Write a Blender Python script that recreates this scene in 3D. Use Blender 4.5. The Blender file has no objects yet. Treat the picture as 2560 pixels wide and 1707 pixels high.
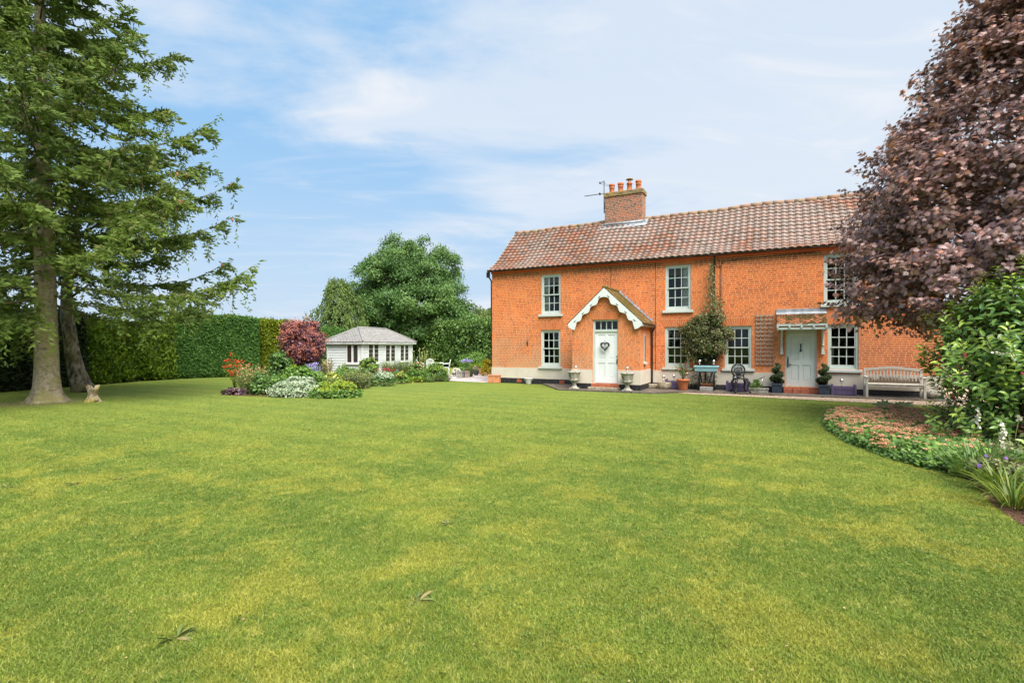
import bpy, math, random
import numpy as np
from mathutils import Vector, Matrix

# ------------------------------------------------------------------ camera, sky, sun, exposure
scene = bpy.context.scene
C = scene.collection
CAMH = 1.75
cam_d = bpy.data.cameras.new("camera"); cam = bpy.data.objects.new("camera", cam_d); C.objects.link(cam)
cam.location = (0, 0, CAMH); cam.rotation_euler = (math.radians(90), 0, 0)
cam_d.sensor_width = 36; cam_d.lens = 18.14; cam_d.shift_y = 9.5 / 2560
cam_d.clip_start = 0.05; cam_d.clip_end = 3000
scene.camera = cam
SUN_EL, SUN_AZ = math.radians(56), math.radians(154)      # azimuth from +Y, clockwise: behind the camera, to the right
SUN_DIR = Vector((math.sin(SUN_AZ) * math.cos(SUN_EL), math.cos(SUN_AZ) * math.cos(SUN_EL), math.sin(SUN_EL)))
sun_d = bpy.data.lights.new("sun", 'SUN'); sun_d.energy = 4.2; sun_d.angle = math.radians(50); sun_d.color = (1, .95, .87)
sun = bpy.data.objects.new("sun", sun_d); C.objects.link(sun)
sun.rotation_euler = SUN_DIR.to_track_quat('Z', 'Y').to_euler()
vs = scene.view_settings
vs.view_transform = 'Standard'; vs.look = 'None'; vs.gamma = 1; vs.use_curve_mapping = False
vs.exposure = 1.12
scene.cycles.max_bounces = 6; scene.cycles.transparent_max_bounces = 12
scene.cycles.caustics_reflective = False; scene.cycles.caustics_refractive = False
scene.cycles.sample_clamp_indirect = 4.0


class NT:
    """small helper around a node tree"""
    def __init__(s, tree):
        s.t = tree; s.t.nodes.clear()

    def n(s, typ, ins=None, **props):
        nd = s.t.nodes.new(typ)
        for k, v in props.items(): setattr(nd, k, v)
        for k, v in (ins or {}).items():
            if v is None: continue
            so = nd.inputs[k]
            if isinstance(v, bpy.types.NodeSocket): s.t.links.new(v, so)
            elif isinstance(v, tuple) and len(v) == 3 and so.type == 'RGBA': so.default_value = (*v, 1)
            else: so.default_value = v
        return nd

    def coord(s, out='Object'): return s.n('ShaderNodeTexCoord').outputs[out]

    def noise(s, vec, scale=5, detail=4, rough=.55, dist=0):
        return s.n('ShaderNodeTexNoise', {'Vector': vec, 'Scale': scale, 'Detail': detail, 'Roughness': rough, 'Distortion': dist}).outputs['Fac']

    def ramp(s, fac, stops, interp='LINEAR'):
        nd = s.n('ShaderNodeValToRGB', {'Fac': fac}); cr = nd.color_ramp; cr.interpolation = interp
        while len(cr.elements) < len(stops): cr.elements.new(.5)
        for e, (p, c) in zip(cr.elements, stops):
            e.position = p; e.color = (*c, 1) if isinstance(c, tuple) else (c, c, c, 1)
        return nd.outputs['Color']

    def mix(s, fac, a, b, blend='MIX'):
        nd = s.n('ShaderNodeMix', data_type='RGBA', blend_type=blend)
        for i, v in ((0, fac), (6, a), (7, b)):
            if isinstance(v, bpy.types.NodeSocket): s.t.links.new(v, nd.inputs[i])
            elif isinstance(v, tuple): nd.inputs[i].default_value = (*v, 1)
            else: nd.inputs[i].default_value = v
        return nd.outputs[2]

    def math(s, op, a, b=0.0, clamp=False):
        return s.n('ShaderNodeMath', {0: a, 1: b}, operation=op, use_clamp=clamp).outputs[0]

    def smooth(s, v, lo, hi):
        return s.n('ShaderNodeMapRange', {'Value': v, 'From Min': lo, 'From Max': hi}, interpolation_type='SMOOTHSTEP').outputs[0]

    def sep(s, v):
        o = s.n('ShaderNodeSeparateXYZ', {0: v}).outputs; return o[0], o[1], o[2]

    def comb(s, x, y, z): return s.n('ShaderNodeCombineXYZ', {0: x, 1: y, 2: z}).outputs[0]

    def bump(s, h, strength=.4, dist=.02):
        return s.n('ShaderNodeBump', {'Height': h, 'Strength': strength, 'Distance': dist}).outputs[0]

    def island(s): return s.n('ShaderNodeNewGeometry').outputs['Random Per Island']

    def pbr(s, base, rough=.7, spec=.4, normal=None, metal=0.0):
        return s.n('ShaderNodeBsdfPrincipled', {'Base Color': base, 'Roughness': rough, 'Specular IOR Level': spec, 'Normal': normal, 'Metallic': metal}).outputs[0]

    def out(s, sh): s.n('ShaderNodeOutputMaterial', {'Surface': sh})


def mat(name):
    m = bpy.data.materials.new(name); m.use_nodes = True
    return m, NT(m.node_tree)


# world: daylight sky with thin high cloud
world = bpy.data.worlds.new("World"); scene.world = world; world.use_nodes = True
t = NT(world.node_tree)
sky = t.n('ShaderNodeTexSky', sky_type='NISHITA', sun_disc=False, sun_elevation=SUN_EL, sun_rotation=SUN_AZ, air_density=1.0, dust_density=0.6, ozone_density=1.5)
d = t.coord('Generated'); dx, dy, dz = t.sep(d)
zc = t.math('MAXIMUM', dz, 0.0)
den = t.math('ADD', zc, 0.16)
cx = t.math('DIVIDE', dx, den); cy = t.math('DIVIDE', dy, den)
v1 = t.comb(t.math('MULTIPLY', t.math('ADD', cx, t.math('MULTIPLY', cy, .35)), .55), t.math('MULTIPLY', t.math('SUBTRACT', cy, t.math('MULTIPLY', cx, .25)), .95), 3.3)
nA = t.noise(v1, 1.1, 7, .56, .6)
v2 = t.comb(t.math('MULTIPLY', cx, .5), cy, 9.7)
nB = t.noise(v2, 2.3, 6, .62, .5)
az = t.math('MULTIPLY', dx, 0.16)                           # more cloud towards the east
hi = t.n('ShaderNodeMapRange', {'Value': dz, 'From Min': .08, 'From Max': .40, 'To Min': -.05, 'To Max': .07}).outputs[0]
cl = t.math('ADD', t.math('ADD', t.math('ADD', t.math('MULTIPLY', nA, .80), t.math('MULTIPLY', nB, .34)), az), hi)
cm = t.smooth(cl, .455, .69)
v3 = t.comb(t.math('ADD', t.math('MULTIPLY', cx, .9), t.math('MULTIPLY', cy, 1.5)), t.math('SUBTRACT', t.math('MULTIPLY', cy, 3.2), t.math('MULTIPLY', cx, .8)), 1.7)
wisp = t.smooth(t.noise(v3, 1.0, 7, .6, .8), .48, .74)
cm = t.math('MAXIMUM', t.math('MULTIPLY', cm, t.math('ADD', .72, t.math('MULTIPLY', wisp, .28))), t.math('MULTIPLY', wisp, .38))
hz = t.n('ShaderNodeMapRange', {'Value': dz, 'From Min': .0, 'From Max': .46, 'To Min': .88, 'To Max': 0.0}).outputs[0]
base = t.mix(.85, sky.outputs[0], (1.02, 2.50, 4.22))
haze = t.mix(hz, base, (3.10, 3.58, 4.10))
col = t.mix(t.math('MULTIPLY', cm, .95), haze, (4.15, 4.24, 4.42))
bg = t.n('ShaderNodeBackground', {'Color': col, 'Strength': .1})
t.n('ShaderNodeOutputWorld', {'Surface': bg.outputs[0]})

# ------------------------------------------------------------------ helpers
rng = np.random.default_rng(7)
R = random.Random(11)
PI = math.pi
HA = -math.radians(27.387)                                  # heading of the house
HC, HS = math.cos(-HA), math.sin(-HA)
H0 = Vector((-0.944, 24.353, 0))


def HL(u, w, z=0.0):
    """house frame: u along the front, w out from the front wall"""
    return Vector((H0.x + u * HC - w * HS, H0.y - u * HS - w * HC, z))


def tag(o, label=None, cat=None, group=None, kind=None):
    for k, v in (('label', label), ('category', cat), ('group', group), ('kind', kind)):
        if v: o[k] = v
    return o


def empty(name, loc, rz=0.0, label=None, cat=None, group=None):
    o = bpy.data.objects.new(name, None); C.objects.link(o)
    o.location = loc; o.rotation_euler = (0, 0, rz); o.empty_display_size = .2
    return tag(o, label, cat, group)


def copy_tree(o, parent=None):
    c = o.copy(); C.objects.link(c); c.parent = parent
    for ch in list(o.children): copy_tree(ch, c)
    return c


def link_mesh(name, me, m, parent=None):
    o = bpy.data.objects.new(name, me); C.objects.link(o)
    for x in (m if isinstance(m, (list, tuple)) else [m]): me.materials.append(x)
    if parent is not None: o.parent = parent
    return o


class MB:
    """collects simple solids into ONE mesh"""
    def __init__(s): s.v = []; s.f = []; s.mi = []; s.cur = 0; s.sm = []; s.smooth = False

    def add(s, vs_, fs, smooth=None):
        b = len(s.v); s.v.extend([tuple(p) for p in vs_])
        for f in fs:
            s.f.append([b + i for i in f]); s.mi.append(s.cur); s.sm.append(s.smooth if smooth is None else smooth)
        return s

    def box(s, x0, x1, y0, y1, z0, z1, M=None):
        vs_ = [Vector(p) for p in ((x0, y0, z0), (x1, y0, z0), (x1, y1, z0), (x0, y1, z0), (x0, y0, z1), (x1, y0, z1), (x1, y1, z1), (x0, y1, z1))]
        if M is not None: vs_ = [M @ p for p in vs_]
        return s.add(vs_, [(3, 2, 1, 0), (4, 5, 6, 7), (0, 1, 5, 4), (1, 2, 6, 5), (2, 3, 7, 6), (3, 0, 4, 7)], False)

    def bbox(s, x0, x1, y0, y1, z0, z1, b=.01, M=None):
        """box with chamfered edges"""
        xs, ys, zs = (x0, x1), (y0, y1), (z0, z1)
        vs_ = []
        for i in (0, 1):
            for j in (0, 1):
                for k in (0, 1):
                    sx, sy, sz = (1, -1)[i], (1, -1)[j], (1, -1)[k]
                    x, y, z = xs[i], ys[j], zs[k]
                    vs_ += [Vector((x, y + sy * b, z + sz * b)), Vector((x + sx * b, y, z + sz * b)), Vector((x + sx * b, y + sy * b, z))]
        idx = lambda i, j, k, a: ((i * 2 + j) * 2 + k) * 3 + a
        fs = []
        for i in (0, 1): fs.append([idx(i, j, k, 0) for j, k in ((0, 0), (1, 0), (1, 1), (0, 1))])
        for j in (0, 1): fs.append([idx(i, j, k, 1) for i, k in ((0, 0), (1, 0), (1, 1), (0, 1))])
        for k in (0, 1): fs.append([idx(i, j, k, 2) for i, j in ((0, 0), (1, 0), (1, 1), (0, 1))])
        for j in (0, 1):
            for k in (0, 1): fs.append([idx(0, j, k, 1), idx(1, j, k, 1), idx(1, j, k, 2), idx(0, j, k, 2)])
        for i in (0, 1):
            for k in (0, 1): fs.append([idx(i, 0, k, 0), idx(i, 1, k, 0), idx(i, 1, k, 2), idx(i, 0, k, 2)])
        for i in (0, 1):
            for j in (0, 1): fs.append([idx(i, j, 0, 0), idx(i, j, 1, 0), idx(i, j, 1, 1), idx(i, j, 0, 1)])
        for i in (0, 1):
            for j in (0, 1):
                for k in (0, 1): fs.append([idx(i, j, k, 0), idx(i, j, k, 1), idx(i, j, k, 2)])
        if M is not None: vs_ = [M @ p for p in vs_]
        return s.add(vs_, fs, False)

    def tube(s, pts, rad, n=8, cap=True, smooth=True):
        pts = [Vector(p) for p in pts]; k = len(pts)
        rad = list(rad) if hasattr(rad, '__len__') else [rad] * k
        ref = Vector((0, 0, 1)); vs_ = []; prev = None
        for i, p in enumerate(pts):
            tg = (pts[min(i + 1, k - 1)] - pts[max(i - 1, 0)])
            tg = tg.normalized() if tg.length > 1e-9 else Vector((0, 0, 1))
            if prev is None:
                a = tg.cross(ref)
                if a.length < 1e-3: a = tg.cross(Vector((1, 0, 0)))
            else: a = prev - tg * prev.dot(tg)
            if a.length < 1e-6: a = tg.orthogonal()
            a.normalize(); b = tg.cross(a); prev = a
            for j in range(n):
                an = 2 * PI * j / n
                vs_.append(p + (a * math.cos(an) + b * math.sin(an)) * rad[i])
        fs = [(i * n + j, i * n + (j + 1) % n, (i + 1) * n + (j + 1) % n, (i + 1) * n + j) for i in range(k - 1) for j in range(n)]
        if cap: fs += [tuple(range(n - 1, -1, -1)), tuple((k - 1) * n + j for j in range(n))]
        return s.add(vs_, fs, smooth)

    def lathe(s, prof, n=24, c=(0, 0, 0), smooth=True, wob=None):
        vs_ = []
        for r, z in prof:
            for j in range(n):
                an = 2 * PI * j / n; rr = r * (wob(an, z) if wob else 1)
                vs_.append((c[0] + rr * math.cos(an), c[1] + rr * math.sin(an), c[2] + z))
        k = len(prof)
        fs = [(i * n + j, i * n + (j + 1) % n, (i + 1) * n + (j + 1) % n, (i + 1) * n + j) for i in range(k - 1) for j in range(n)]
        fs += [tuple(range(n - 1, -1, -1)), tuple((k - 1) * n + j for j in range(n))]
        return s.add(vs_, fs, smooth)

    def prism(s, poly, f0, f1):
        """poly: list of 2-d points; f0/f1 map a point to the two faces"""
        n = len(poly); vs_ = [f0(*p) for p in poly] + [f1(*p) for p in poly]
        return s.add(vs_, [tuple(range(n)), tuple(range(2 * n - 1, n - 1, -1))] + [(i, n + i, n + (i + 1) % n, (i + 1) % n) for i in range(n)], False)

    def build(s, name, m, parent=None):
        me = bpy.data.meshes.new(name); me.from_pydata(s.v, [], s.f); me.update()
        me.polygons.foreach_set('material_index', s.mi); me.polygons.foreach_set('use_smooth', s.sm)
        return link_mesh(name, me, m, parent)


def np_mesh(name, V, F, m, parent=None, tone=None, smooth=False):
    """V (n,3), F (k,q) all faces of q corners; tone: per-face float"""
    me = bpy.data.meshes.new(name); q = F.shape[1]
    me.vertices.add(len(V)); me.vertices.foreach_set('co', np.ascontiguousarray(V, np.float32).ravel())
    me.loops.add(F.size); me.loops.foreach_set('vertex_index', np.ascontiguousarray(F, np.int32).ravel())
    me.polygons.add(len(F)); me.polygons.foreach_set('loop_start', np.arange(0, F.size, q, dtype=np.int32))
    if tone is not None:
        at = me.attributes.new('tone', 'FLOAT', 'FACE'); at.data.foreach_set('value', np.ascontiguousarray(tone, np.float32))
    me.update(calc_edges=True)
    if smooth: me.polygons.foreach_set('use_smooth', np.ones(len(F), bool))
    return link_mesh(name, me, m, parent)


def unit(a): return a / np.maximum(np.linalg.norm(a, axis=1, keepdims=True), 1e-9)
def rdir(n): return unit(rng.normal(size=(n, 3)))


# leaf templates: (verts along x = length, y = width, z = lift), faces (all with the same corner count)
def T(v, f): return np.array(v, float), np.array(f, int)
LEAF = T([(0, 0, 0), (.5, .28, .08), (1, 0, -.05), (.5, -.28, .08)], [(0, 1, 2, 3)])
LEAF2 = T([(0, 0, 0), (.35, .2, .08), (.4, 0, 0), (.35, -.2, .08), (.75, .15, .02), (.8, 0, -.06), (.75, -.15, .02), (1, 0, -.16)],
          [(0, 2, 1, 1), (0, 3, 2, 2), (1, 2, 5, 4), (2, 3, 6, 5), (4, 5, 7, 7), (5, 6, 7, 7)])
def _tri(f):
    o = []
    for a in f:
        o.append((a[0], a[1], a[2]))
        if len(a) > 3 and a[3] != a[2]: o.append((a[0], a[2], a[3]))
    return np.array(o, int)
LEAF2 = (LEAF2[0], _tri(LEAF2[1]))
SPRIG = T([(0, 0, 0), (.45, .2, 0), (1, 0, .02), (.45, -.2, 0), (0, 0, 0), (.45, 0, .17), (1, 0, .02), (.45, 0, -.17)], [(0, 1, 2, 3), (4, 5, 6, 7)])
_mp = [(0, 0), (.02, .20), (-.14, .40), (.12, .30), (.22, .58), (.32, .34), (.50, .56), (.50, .22), (.74, .30), (.72, .11), (1.05, 0)]
_mp = _mp + [(x, -y) for x, y in _mp[-2:0:-1]]
MAPLE = T([(.38, 0, .0)] + [(x, y, -.10 * (abs(y) * 2) - .12 * max(0, x - .5)) for x, y in _mp], [(0, 1 + i, 1 + (i + 1) % len(_mp)) for i in range(len(_mp))])
FLOWER = T([(0, 0, 0)] + [(.5 * math.cos(a), .5 * math.sin(a), .12) for a in np.arange(5) * 2 * PI / 5], [(0, 1 + i, 1 + (i + 1) % 5) for i in range(5)])


def leaf_cloud(name, m, P, size, tpl=LEAF, nrm=None, along=None, parent=None, tone=None, nj=.6, wide=1.0):
    """one mesh of leaves: P points, nrm the leaf normals (jittered by nj), along the leaf directions"""
    n = len(P); size = np.broadcast_to(np.asarray(size, float), (n,))
    if nrm is None: nrm = rdir(n)
    nrm = unit(nrm + nj * rng.normal(size=(n, 3)))
    if along is None: along = rdir(n)
    tgt = unit(along - nrm * (along * nrm).sum(1, keepdims=True) * .98); b = np.cross(nrm, tgt); b = unit(b); nn = np.cross(tgt, b)
    tv, tf = tpl
    V = P[:, None, :] + size[:, None, None] * (tv[None, :, 0, None] * tgt[:, None, :] + wide * tv[None, :, 1, None] * b[:, None, :] + tv[None, :, 2, None] * nn[:, None, :])
    F = (np.arange(n)[:, None, None] * len(tv) + tf[None]).reshape(-1, tf.shape[1])
    if tone is not None: tone = np.repeat(tone, len(tf))
    return np_mesh(name, V.reshape(-1, 3), F, m, parent, tone)


def blades(name, m, P, length, width, heading, lean, parent=None, seg=4, curl=1.0, tone=None):
    """bent strap leaves from points P; lean 0 upright .. 1 flat"""
    n = len(P)
    length, width, heading, lean, curl = [np.broadcast_to(np.asarray(a, float), (n,)) for a in (length, width, heading, lean, curl)]
    h = np.stack([np.cos(heading), np.sin(heading), np.zeros(n)], 1); sd = np.stack([-np.sin(heading), np.cos(heading), np.zeros(n)], 1)
    pos = P.copy(); V = []
    for i in range(seg + 1):
        f = i / seg
        w = width * (0.75 + .5 * f) * (1 - f ** 2.2) + width * .04
        V.append(np.stack([pos - sd * w[:, None] / 2, pos + sd * w[:, None] / 2], 1))
        ang = lean * PI / 2 + curl * (f + .5 / seg) ** 1.5
        pos = pos + (length / seg)[:, None] * (np.sin(ang)[:, None] * h + np.cos(ang)[:, None] * np.array([0, 0, 1.]))
    V = np.concatenate(V, 1)
    f0 = np.array([(2 * i, 2 * i + 1, 2 * i + 3, 2 * i + 2) for i in range(seg)])
    F = (np.arange(n)[:, None, None] * (2 * seg + 2) + f0[None]).reshape(-1, 4)
    return np_mesh(name, V.reshape(-1, 3), F, m, parent, None if tone is None else np.repeat(tone, seg))


def in_poly(P, poly):
    x, y = P[:, 0], P[:, 1]; ins = np.zeros(len(P), bool); n = len(poly)
    for i in range(n):
        (x0, y0), (x1, y1) = poly[i], poly[(i + 1) % n]
        c = ((y0 > y) != (y1 > y)) & (x < (x1 - x0) * (y - y0) / (y1 - y0 + 1e-12) + x0); ins ^= c
    return ins


def lobes(n, rad, k, lobe=(.34, .52), zmin=-.1, shell=.72, centre=.68, flat=1.0):
    """points and outward normals on k overlapping lobes that fill an ellipsoid of radii rad (upper part)"""
    cs = []
    while len(cs) < k:
        d_ = rng.normal(size=3); d_ /= np.linalg.norm(d_)
        if d_[2] < zmin: continue
        cs.append(d_ * centre * rng.uniform(.55, 1.08))
    cs = np.array(cs); lr = rng.uniform(*lobe, size=k)
    w = lr ** 2; ci = rng.choice(k, n, p=w / w.sum())
    d_ = rdir(n); d_[:, 2] = np.where(d_[:, 2] < -.35, -d_[:, 2] * .6, d_[:, 2])
    r = lr[ci] * (shell + (1 - shell) * rng.random(n)) * np.where(rng.random(n) < .16, rng.uniform(.2, 1.25, n), 1)
    P = cs[ci] + d_ * r[:, None]
    return P * np.array(rad)[None], unit(d_ + .5 * unit(cs[ci])), ci / k


# ------------------------------------------------------------------ materials
def plain(name, col, rough=.6, spec=.4, var=.12, scale=6, bump=0.0, bscale=40, metal=0.0):
    m, t = mat(name); co = t.coord()
    nz = t.noise(co, scale, 5)
    c = t.mix(t.smooth(nz, .3, .7), tuple(x * (1 - var) for x in col), tuple(min(1, x * (1 + var)) for x in col))
    nr = t.bump(t.noise(co, bscale, 4), bump, .02) if bump else None
    t.out(t.pbr(c, rough, spec, nr, metal)); return m


PETALS = {'variegated', 'clover_leaf', 'brown_litter', 'purple_maple', 'smoke_plume', 'smoke_leaf', 'dark_heuchera', 'f_orange', 'f_pink', 'f_salmon', 'f_lav', 'f_white', 'f_red', 'f_yellow', 'f_purple', 'f_dry'}


def leafmat(name, cols, rough=.55, trans=.25, spec=.3, tones=None, big=None, gain=1.0):
    """cols: ramp of true leaf colours picked at random per leaf; tones: second ramp (by clump) mixed in"""
    m, t = mat(name); tint = (1.13, 1.02, .88) if name not in PETALS else (1, 1, 1)
    cols = [tuple(min(.85, k * gain * g_) for k, g_ in zip(x, tint)) for x in cols]
    tones = [tuple(min(.85, k * gain * g_) for k, g_ in zip(x, tint)) for x in tones] if tones else None
    c = t.ramp(t.island(), [(i / max(1, len(cols) - 1), x) for i, x in enumerate(cols)])
    if tones:
        at = t.n('ShaderNodeAttribute', attribute_name='tone').outputs['Fac']
        c2 = t.ramp(at, [(i / max(1, len(tones) - 1), x) for i, x in enumerate(tones)])
        c = t.mix(.5, c, c2)
    if big:
        c = t.mix(t.smooth(t.noise(t.coord(), big[0], 3), .42, .62), c, big[1])
    sh = t.pbr(c, rough, spec)
    tr = t.n('ShaderNodeBsdfTranslucent', {'Color': t.mix(.5, c, (1, 1, .45), 'MULTIPLY')}).outputs[0]
    t.out(t.n('ShaderNodeMixShader', {0: trans, 1: sh, 2: tr}).outputs[0]); return m


def bark(name, c0, c1, moss=None, vs_=9, zs=1.2, bump=.8, band=0):
    m, t = mat(name); co = t.coord(); x, y, z = t.sep(co)
    v = t.comb(t.math('MULTIPLY', x, 1), t.math('MULTIPLY', y, 1), t.math('MULTIPLY', z, zs))
    n1 = t.noise(v, vs_, 6, .65, .4); n2 = t.noise(co, 1.7, 4)
    c = t.mix(t.smooth(n1, .35, .65), c0, c1)
    if band:
        nb = t.noise(t.comb(t.math('MULTIPLY', x, 1.5), t.math('MULTIPLY', y, 1.5), t.math('MULTIPLY', z, 7)), 2.2, 4)
        c = t.mix(t.math('MULTIPLY', t.smooth(nb, .6, .68), .7), c, tuple(k * .3 for k in c0))
    if moss: c = t.mix(t.math('MULTIPLY', t.smooth(n2, .45, .62), .7), c, moss)
    t.out(t.pbr(c, .9, .2, t.bump(n1, bump, .05))); return m


def brickmat(name, cols, mortar, weather=True, msize=.012):
    m, t = mat(name); co = t.coord(); x, y, z = t.sep(co)
    row = t.math('FLOOR', t.math('DIVIDE', t.math('ADD', z, 20.0), .075))
    sh_ = t.n('ShaderNodeTexWhiteNoise', {'W': row}, noise_dimensions='1D').outputs['Value']
    v = t.comb(t.math('ADD', t.math('ADD', x, y), t.math('ADD', 50.0, t.math('MULTIPLY', sh_, .16))), t.math('ADD', z, 20.0), 0.0)
    bk = t.n('ShaderNodeTexBrick', {'Vector': v, 'Color1': (0, 0, 0), 'Color2': (1, 1, 1), 'Mortar': (.5, .5, .5), 'Scale': 1.0, 'Mortar Size': msize, 'Mortar Smooth': .15, 'Bias': 0.0, 'Brick Width': .20, 'Row Height': .075},
             offset=.5, offset_frequency=2, squash=.8, squash_frequency=3)
    c = t.ramp(bk.outputs['Color'], [(i / (len(cols) - 1), k) for i, k in enumerate(cols)])
    c = t.mix(.22, c, t.mix(t.noise(v, 30, 3), tuple(k * .7 for k in cols[1]), tuple(min(1, k * 1.25) for k in cols[2])))
    if weather:
        n1 = t.noise(co, .7, 6, .65, .6); n2 = t.noise(co, 1.5, 6, .65)
        streak = t.noise(t.comb(t.math('MULTIPLY', t.math('ADD', x, y), 2.6), t.math('MULTIPLY', z, .35), 4.0), 1.3, 5, .6)
        c = t.mix(t.math('MULTIPLY', t.smooth(streak, .52, .66), .38), c, (.40, .13, .06))      # rain streaks
        c = t.mix(t.math('MULTIPLY', t.smooth(n1, .53, .66), .35), c, (.74, .24, .075))
        c = t.mix(1.0, c, t.ramp(t.noise(co, .9, 6, .7, .8), [(.35, (.80, .78, .80)), (.5, (1.0, .98, .96)), (.68, (1.14, 1.2, 1.2))]), 'MULTIPLY')
        low = t.n('ShaderNodeMapRange', {'Value': z, 'From Min': .6, 'From Max': 3.4, 'To Min': 1.0, 'To Max': 0.0}).outputs[0]
        left = t.n('ShaderNodeMapRange', {'Value': x, 'From Min': 1.0, 'From Max': 8.0, 'To Min': 1.0, 'To Max': .45}).outputs[0]
        pale = t.math('MULTIPLY', t.math('MULTIPLY', low, left), t.smooth(n1, .3, .6))
        c = t.mix(t.math('MULTIPLY', pale, .9), c, t.mix(t.smooth(n2, .4, .6), (.46, .25, .145), (.40, .27, .185)))          # washed-out, limy lower brickwork
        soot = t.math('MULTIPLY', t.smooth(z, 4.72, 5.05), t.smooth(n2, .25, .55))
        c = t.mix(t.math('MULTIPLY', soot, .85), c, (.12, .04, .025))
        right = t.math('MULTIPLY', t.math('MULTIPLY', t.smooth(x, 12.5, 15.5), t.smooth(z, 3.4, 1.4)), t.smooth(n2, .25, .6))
        c = t.mix(t.math('MULTIPLY', right, .6), c, (.40, .095, .05))            # redder bricks low at the right, with the maple's shade painted into them         # soot above: grime band under the eaves
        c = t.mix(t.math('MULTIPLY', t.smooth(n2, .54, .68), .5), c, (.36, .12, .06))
    c = t.mix(t.math('MULTIPLY', bk.outputs['Fac'], .6), c, mortar)
    h = t.math('ADD', t.math('MULTIPLY', bk.outputs['Fac'], -1.0), t.math('MULTIPLY', t.noise(co, 60, 3), .35))
    t.out(t.pbr(c, .85, .25, t.bump(h, .5, .012))); return m


M = {}
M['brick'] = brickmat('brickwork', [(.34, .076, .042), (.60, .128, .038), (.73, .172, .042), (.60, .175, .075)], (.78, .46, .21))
M['brick_old'] = brickmat('weathered_brick', [(.06, .045, .04), (.17, .085, .055), (.46, .125, .045), (.15, .11, .08)], (.50, .44, .36), False, .012)
M['arch'] = None
M['cream'] = plain('cream_render', (.60, .54, .45), .8, .25, .06, 2.0, .1)
M['tar'] = plain('tarred_plinth', (.022, .022, .026), .55, .4, .5, 9, .5, 25)
M['sage'] = plain('sage_paint', (.50, .56, .525), .45, .4, .05, 3)
M['white'] = plain('white_gloss_paint', (.66, .69, .68), .4, .4, .04, 4)
M['doorwhite'] = plain('pale_door_paint', (.73, .75, .755), .4, .4, .04, 2)
M['black'] = plain('black_iron', (.016, .016, .018), .42, .5, .3, 20)
M['plastic'] = plain('black_plastic', (.014, .014, .015), .35, .5, .2, 8)
M['orange'] = plain('red_oxide_paint', (.74, .125, .032), .5, .35, .12, 3)
M['lead'] = plain('lead_sheet', (.30, .32, .35), .5, .5, .25, 5, .1)
M['purple'] = plain('purple_paint', (.115, .085, .16), .6, .3, .12, 12)
M['navy'] = plain('navy_glaze', (.035, .05, .075), .4, .5, .25, 9)
M['skyblue'] = plain('pale_blue_paint', (.26, .47, .52), .5, .4, .08, 6)
M['terracotta'] = plain('terracotta', (.46, .15, .065), .8, .2, .2, 9, .15)
M['terracotta_pale'] = plain('pale_terracotta', (.52, .22, .11), .85, .2, .2, 7, .15)
M['steel'] = plain('polished_steel', (.75, .75, .75), .12, .5, .03, 5, metal=1.0)
M['quarry'] = plain('red_step_brick', (.40, .12, .065), .7, .3, .25, 6)
M['whiteiron'] = plain('white_cast_metal', (.74, .76, .77), .45, .4, .05, 8)
M['pail'] = plain('pale_pail', (.60, .58, .60), .5, .4, .08, 12)
M['greybox'] = plain('grey_plastic', (.34, .36, .37), .5, .4, .06, 5)
M['curtain'] = plain('curtain_cloth', (.82, .80, .74), .9, .1, .12, 8)
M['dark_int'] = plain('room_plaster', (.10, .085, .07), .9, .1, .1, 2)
M['pewter'] = plain('weathered_grey_wood_box', (.30, .29, .27), .8, .2, .25, 10)
M['cardwood'] = plain('dark_twig', (.03, .024, .018), .8, .2, .3, 20)
M['wreath'] = plain('grey_wicker', (.05, .055, .05), .8, .2, .6, 60, .5, 80)

m, t = mat('stone_lichen'); co = t.coord(); n1 = t.noise(co, 9, 6, .65); n2 = t.noise(co, 22, 5, .7)
c = t.mix(t.smooth(n1, .35, .6), (.17, .15, .11), (.46, .44, .38)); c = t.mix(t.math('MULTIPLY', t.smooth(n2, .55, .68), .7), c, (.10, .10, .06))
t.out(t.pbr(c, .9, .2, t.bump(t.math('ADD', n1, n2), .8, .03))); M['stone'] = m
m, t = mat('cream_stone'); co = t.coord(); n1 = t.noise(co, 14, 6, .6)
t.out(t.pbr(t.mix(t.smooth(n1, .4, .65), (.44, .38, .27), (.20, .17, .12)), .9, .2, t.bump(n1, .5, .02))); M['cstone'] = m
m, t = mat('chimney_cap_lichen'); co = t.coord(); n1 = t.noise(co, 5, 6, .65); n2 = t.noise(co, 11, 5, .7)
c = t.mix(t.smooth(n1, .4, .6), (.13, .10, .07), (.26, .21, .13)); c = t.mix(t.smooth(n2, .5, .6), c, (.42, .25, .03))
t.out(t.pbr(c, .9, .2, t.bump(n2, .6, .03))); M['lichen'] = m


def tilemat(name, cols, moss, mossamt, lich=None, rough=.42, spec=.5, shift=None):
    m, t = mat(name); co = t.coord()
    c = t.ramp(t.island(), [(i / (len(cols) - 1), k) for i, k in enumerate(cols)])
    n0 = t.noise(co, 14, 4); c = t.mix(.35, c, t.mix(n0, tuple(k * .55 for k in cols[0]), tuple(min(1, k * 1.35) for k in cols[-1])))
    if shift:
        c = t.mix(t.math('MULTIPLY', t.smooth(t.noise(co, .35, 3), .40, .6), .6), c, shift)
    n1 = t.noise(co, 4.5, 6, .7); n2 = t.noise(co, 1.0, 3)
    c = t.mix(t.smooth(t.math('ADD', n1, t.math('MULTIPLY', n2, .5)), mossamt, mossamt + .08), c, moss)
    if lich: c = t.mix(t.smooth(t.noise(co, 8, 5, .7), .66, .7), c, lich)
    t.out(t.pbr(c, rough, spec, t.bump(n0, .25, .01))); return m


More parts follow.
